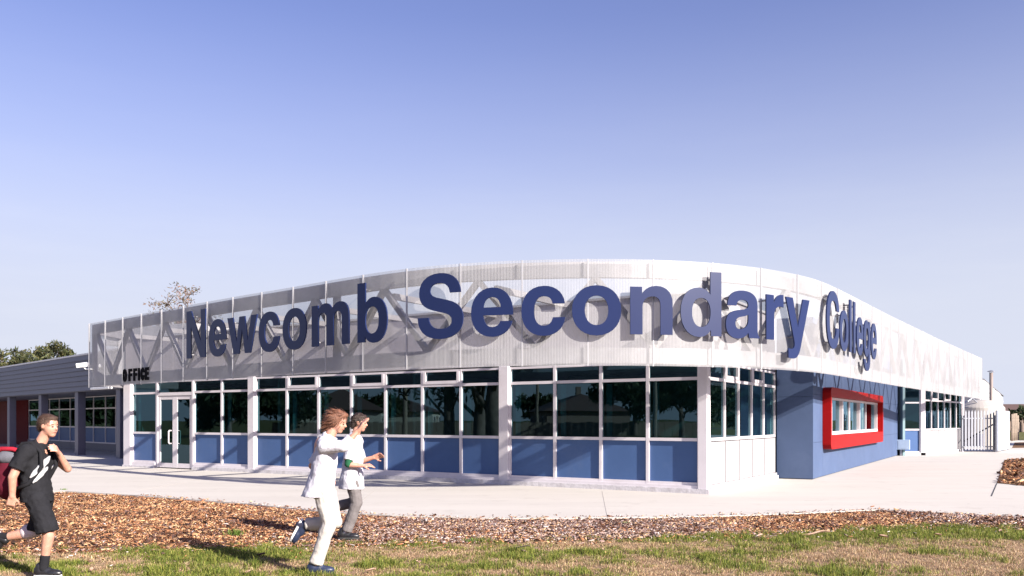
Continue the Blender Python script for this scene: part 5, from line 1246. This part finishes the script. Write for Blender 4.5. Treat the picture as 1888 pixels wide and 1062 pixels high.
mb = MB(); limb(mb, [P(-.02, .10, .468), P(-.125, .10, .462)], [.044, .043]); remesh('sock', mb, cloth('dark_sock', (.03, .03, .05)), A.root, .008, 2)
hair_m = mat('auburn_hair', (0.16, 0.065, 0.035), 0.55, var=.35, scale=40, bump=.5, bscale=120)
A.hair(hair_m, [((-.10, 0, .15), (.43, .38, .40)), ((-.26, 0, -.08), (.27, .34, .34)), ((.16, 0, .37), (.20, .28, .13)), ((-.05, .31, .08), (.20, .08, .22)), ((-.05, -.31, .08), (.20, .08, .22)), ((-.30, 0, -.28), (.16, .24, .2))], wr=.025, slen=.085)
A.face()

mb = MB(); ring = [Vector(A.P(.178, 0, 1.352)) + A.q @ Vector((.078 * math.cos(2 * math.pi * i / 14), .082 * math.sin(2 * math.pi * i / 14), -.012 * math.cos(2 * math.pi * i / 14))) for i in range(14)]
mb.tube(ring + ring[:1], .016, 8); remesh('collar', mb, shirt_m, A.root, .006, 1)

# --- second student behind, white shirt, grey trousers
g = G(634, 992, -0.0); B = Person((g.x, g.y, 0.0), R(3), 'student in white shirt and grey trousers walking behind the striding student'); P = B.P
B.head(P(.205, 0, 1.47), .225, pitch=.15, yaw=-.15); limb(B.body, [P(.13, 0, 1.27), P(.17, 0, 1.39)], [.06, .052]); limb(B.body, [P(.12, 0, 1.2), P(.10, 0, 1.0), P(.10, 0, .85)], [.1, .1, .1])
limb(B.body, [P(.12, -.17, 1.2), P(.08, -.21, .95), P(.26, -.20, .93)], [.045, .04, .026]); B.hand(P(.26, -.20, .93), (1, .1, .08), (0, .4, -.9), .5, 1.0, -1)
limb(B.body, [P(.12, .17, 1.2), P(.20, .22, .97), P(.36, .18, 1.02)], [.045, .04, .026]); B.hand(P(.36, .18, 1.02), (1, -.2, .3), (0, -.8, -.2), .6, 1.0, 1)
limb(B.body, [P(.12, -.085, .8), P(.17, -.09, .46), P(.03, -.09, .1)], [.07, .05, .036]); limb(B.body, [P(.10, .085, .8), P(.15, .09, .45), P(-.22, .09, .36)], [.07, .05, .036])
B.finish()
mb = MB(); limb(mb, [P(.13, 0, 1.29), P(.13, 0, 1.22)], [.075, .11]); limb(mb, [P(.12, .12, 1.225), P(.12, -.12, 1.225)], [.085, .085])
loft(mb, [(P(.10, 0, .63), .165, .20), (P(.10, 0, .76), .15, .185), (P(.11, 0, .92), .13, .17), (P(.12, 0, 1.06), .125, .18), (P(.125, 0, 1.18), .11, .175), (P(.13, 0, 1.255), .07, .11)], B.q)
limb(mb, [P(.12, -.165, 1.21), P(.085, -.21, 1.0)], [.076, .07], True); limb(mb, [P(.12, .165, 1.21), P(.19, .22, 1.0)], [.076, .07], True); remesh('shirt', mb, shirt_m, B.root, .008, 4, .032, .11)
mb = MB(); limb(mb, [P(.092, -.21, 1.01), P(.082, -.212, .955)], [.05, .046]); remesh('sleeve_undershirt', mb, cloth('green_sleeve', (.02, .10, .05)), B.root, .009, 2)
mb = MB(); ball(mb, P(.1, 0, .76), (.12, .16, .13), 16, 10, B.q); limb(mb, [P(.12, -.085, .76), P(.17, -.09, .46), P(.05, -.09, .10)], [.095, .074, .068], True); limb(mb, [P(.10, .085, .76), P(.15, .09, .46), P(-.16, .09, .375)], [.095, .074, .066], True)
remesh('trousers', mb, grey_m, B.root, .008, 4, .024, .10)
shoe(B, P(-.07, -.09, .0), P(.21, -.085, .0), shoe_blk, sole_blk, sc=1.05); shoe(B, P(-.24, .09, .44), P(-.33, .09, .2), shoe_blk, sole_blk, up=Vector((1, 0, .4)))
mb = MB(); limb(mb, [P(.04, -.09, .16), P(.03, -.09, .10)], [.044, .042]); remesh('sock', mb, shirt_m, B.root, .008, 2)
B.hair(mat('dark_brown_hair', (.035, .02, .014), .55, var=.3, scale=40, bump=.5, bscale=120), [((-.09, 0, .16), (.43, .375, .39)), ((-.25, 0, -.06), (.26, .33, .3)), ((.15, 0, .36), (.2, .28, .13))], wr=.02); B.face()

mb = MB(); ring = [Vector(B.P(.133, 0, 1.29)) + B.q @ Vector((.078 * math.cos(2 * math.pi * i / 14), .082 * math.sin(2 * math.pi * i / 14), -.012 * math.cos(2 * math.pi * i / 14))) for i in range(14)]
mb.tube(ring + ring[:1], .016, 8); remesh('collar', mb, shirt_m, B.root, .006, 1)

# --- running boy in black at the left
g = G(82, 1061, -0.03); C = Person((g.x, g.y, -0.03), R(2), 'running boy in black shirt and shorts at the left edge'); P = C.P
C.head(P(.045, 0, 1.475), .225, pitch=.1, yaw=-.35); limb(C.body, [P(-.055, 0, 1.27), P(.005, 0, 1.39)], [.058, .05]); limb(C.body, [P(-.07, 0, 1.2), P(-.09, 0, 1.0), P(-.07, 0, .82)], [.1, .1, .1])
limb(C.body, [P(-.10, -.18, 1.22), P(-.185, -.235, .985), P(-.20, -.21, .80)], [.046, .041, .028]); C.hand(P(-.20, -.21, .80), (-.25, .1, -1), (-.3, .9, 0), 1.1, 1.0, 1)
limb(C.body, [P(-.06, .18, 1.2), P(.12, .22, 1.04), P(.10, .08, 1.20)], [.046, .04, .027]); C.hand(P(.10, .08, 1.20), (.1, -.7, .5), (-.4, -.3, .0), 1.0, 1.0, -1)
limb(C.body, [P(-.04, -.085, .80), P(.075, -.095, .50), P(.085, -.095, .40), P(.035, -.09, .10)], [.075, .052, .056, .034]); limb(C.body, [P(-.06, .085, .80), P(-.10, .10, .44), P(-.24, .10, .40), P(-.48, .10, .36)], [.075, .052, .055, .034])
C.finish()
mb = MB(); limb(mb, [P(-.05, 0, 1.28), P(-.07, 0, 1.21)], [.072, .1]); limb(mb, [P(-.07, .12, 1.225), P(-.08, -.12, 1.225)], [.083, .083]); loft(mb, [(P(-.07, 0, .73), .145, .185), (P(-.075, 0, .84), .13, .175), (P(-.085, 0, .97), .12, .17), (P(-.08, 0, 1.1), .122, .183), (P(-.075, 0, 1.2), .108, .178), (P(-.065, 0, 1.26), .07, .11)], C.q)
limb(mb, [P(-.09, -.17, 1.225), P(-.155, -.222, 1.06)], [.074, .074], True); limb(mb, [P(-.07, .17, 1.21), P(.03, .2, 1.12)], [.074, .074], True); ts = remesh('t_shirt', mb, blk_m, C.root, .009, 3, .024, .06)
# pale print on the chest: strokes hugging the front of the shirt
mb = MB(); pts = []
for i in range(9):
    a_ = R(-74 + 9.5 * i); z = .97 + .026 * i
    pts.append(P(-.085 + .134 * math.cos(a_), .196 * math.sin(a_), z))
mb.tube(pts, [.006, .02, .03, .028, .034, .026, .03, .02, .008], 8); pts = [p - Vector((0, 0, .075)) for p in pts[1:8]]; mb.tube(pts, [.006, .018, .02, .024, .016, .018, .006], 8)
remesh('shirt_print', mb, cloth('pale_print', (.45, .45, .46)), ts, .008, 1)
mb = MB(); ball(mb, P(-.065, 0, .78), (.128, .168, .12), 16, 10, C.q); limb(mb, [P(-.04, -.085, .76), P(.05, -.097, .56), P(.078, -.098, .44)], [.105, .10, .108], True); limb(mb, [P(-.06, .085, .76), P(-.088, .10, .54), P(-.115, .10, .43)], [.105, .098, .104], True); sh = remesh('shorts', mb, blk_m, C.root, .008, 3, .024, .06)
mb = MB(); limb(mb, [P(-.15, .10, .435), P(-.21, .10, .418)], [.078, .076]); remesh('hem_band', mb, cloth('pale_pink_band', (.6, .5, .52)), sh, .008, 2)
mb = MB(); limb(mb, [P(.052, -.092, .20), P(.035, -.09, .09)], [.046, .046]); remesh('sock', mb, blk_m, C.root, .008, 2)
mb = MB(); limb(mb, [P(-.41, .10, .372), P(-.49, .10, .358)], [.044, .043]); remesh('sock', mb, blk_m, C.root, .008, 2)
shoe(C, P(-.06, -.09, .0), P(.21, -.085, .0), shoe_blk, sole_wht, sc=1.05); shoe(C, P(-.50, .10, .43), P(-.60, .10, .19), shoe_blk, sole_wht, up=Vector((1, 0, .4)))
C.hair(mat('brown_short_hair', (.06, .03, .018), .6, var=.3, scale=50, bump=.5, bscale=140), [((-.09, 0, .17), (.425, .36, .37)), ((-.26, 0, .0), (.23, .30, .26)), ((.13, 0, .37), (.20, .27, .11))], wr=.012); C.face()
# backpack carried behind his back
bp_c = P(-.33, .02, 1.0); bk = empty('backpack', bp_c - Vector((0, 0, .26)), 'maroon and grey school backpack behind the running boy', 'backpack')
mar = cloth('maroon_nylon', (.085, .008, .018)); gry = cloth('grey_nylon', (.11, .11, .13)); rdm = cloth('red_trim', (.30, .015, .03))
mb = MB(); ball(mb, bp_c, (.14, .16, .25), 18, 12, C.q); ball(mb, bp_c + Vector((-.01, 0, -.1)), (.15, .165, .16), 16, 10, C.q); remesh('bag', mb, mar, bk, .012, 4, .02, .1)
mb = MB(); ball(mb, bp_c + Vector((-.13, 0, -.07)), (.07, .13, .14), 14, 10, C.q); remesh('front_pocket', mb, mar, bk, .01, 3, .01, .1)
mb = MB(); ball(mb, bp_c + Vector((.01, -.03, .17)), (.13, .15, .085), 14, 10, C.q); remesh('top_lid', mb, gry, bk, .01, 3, .015, .1)
mb = MB(); mb.tube([bp_c + Vector((-.11, -.10, .18)), bp_c + Vector((-.02, -.13, .255)), bp_c + Vector((.09, -.13, .25)), bp_c + Vector((.15, -.11, .23))], .022, 8); mb.build('trim', rdm, bk, smooth=True)
for l_ in (-.12, .12):
    mb = MB(); mb.tube([P(-.21, l_, 1.20), P(-.15, l_, 1.305), P(-.06, l_, 1.31), P(.03, l_ * 1.1, 1.22), P(.045, l_ * 1.2, 1.08), P(-.06, l_ * 1.5, .92), P(-.2, l_ * 1.3, .86)],   .02, 8); mb.build('strap', blk_m, bk, smooth=True)
bpy.context.view_layer.update()
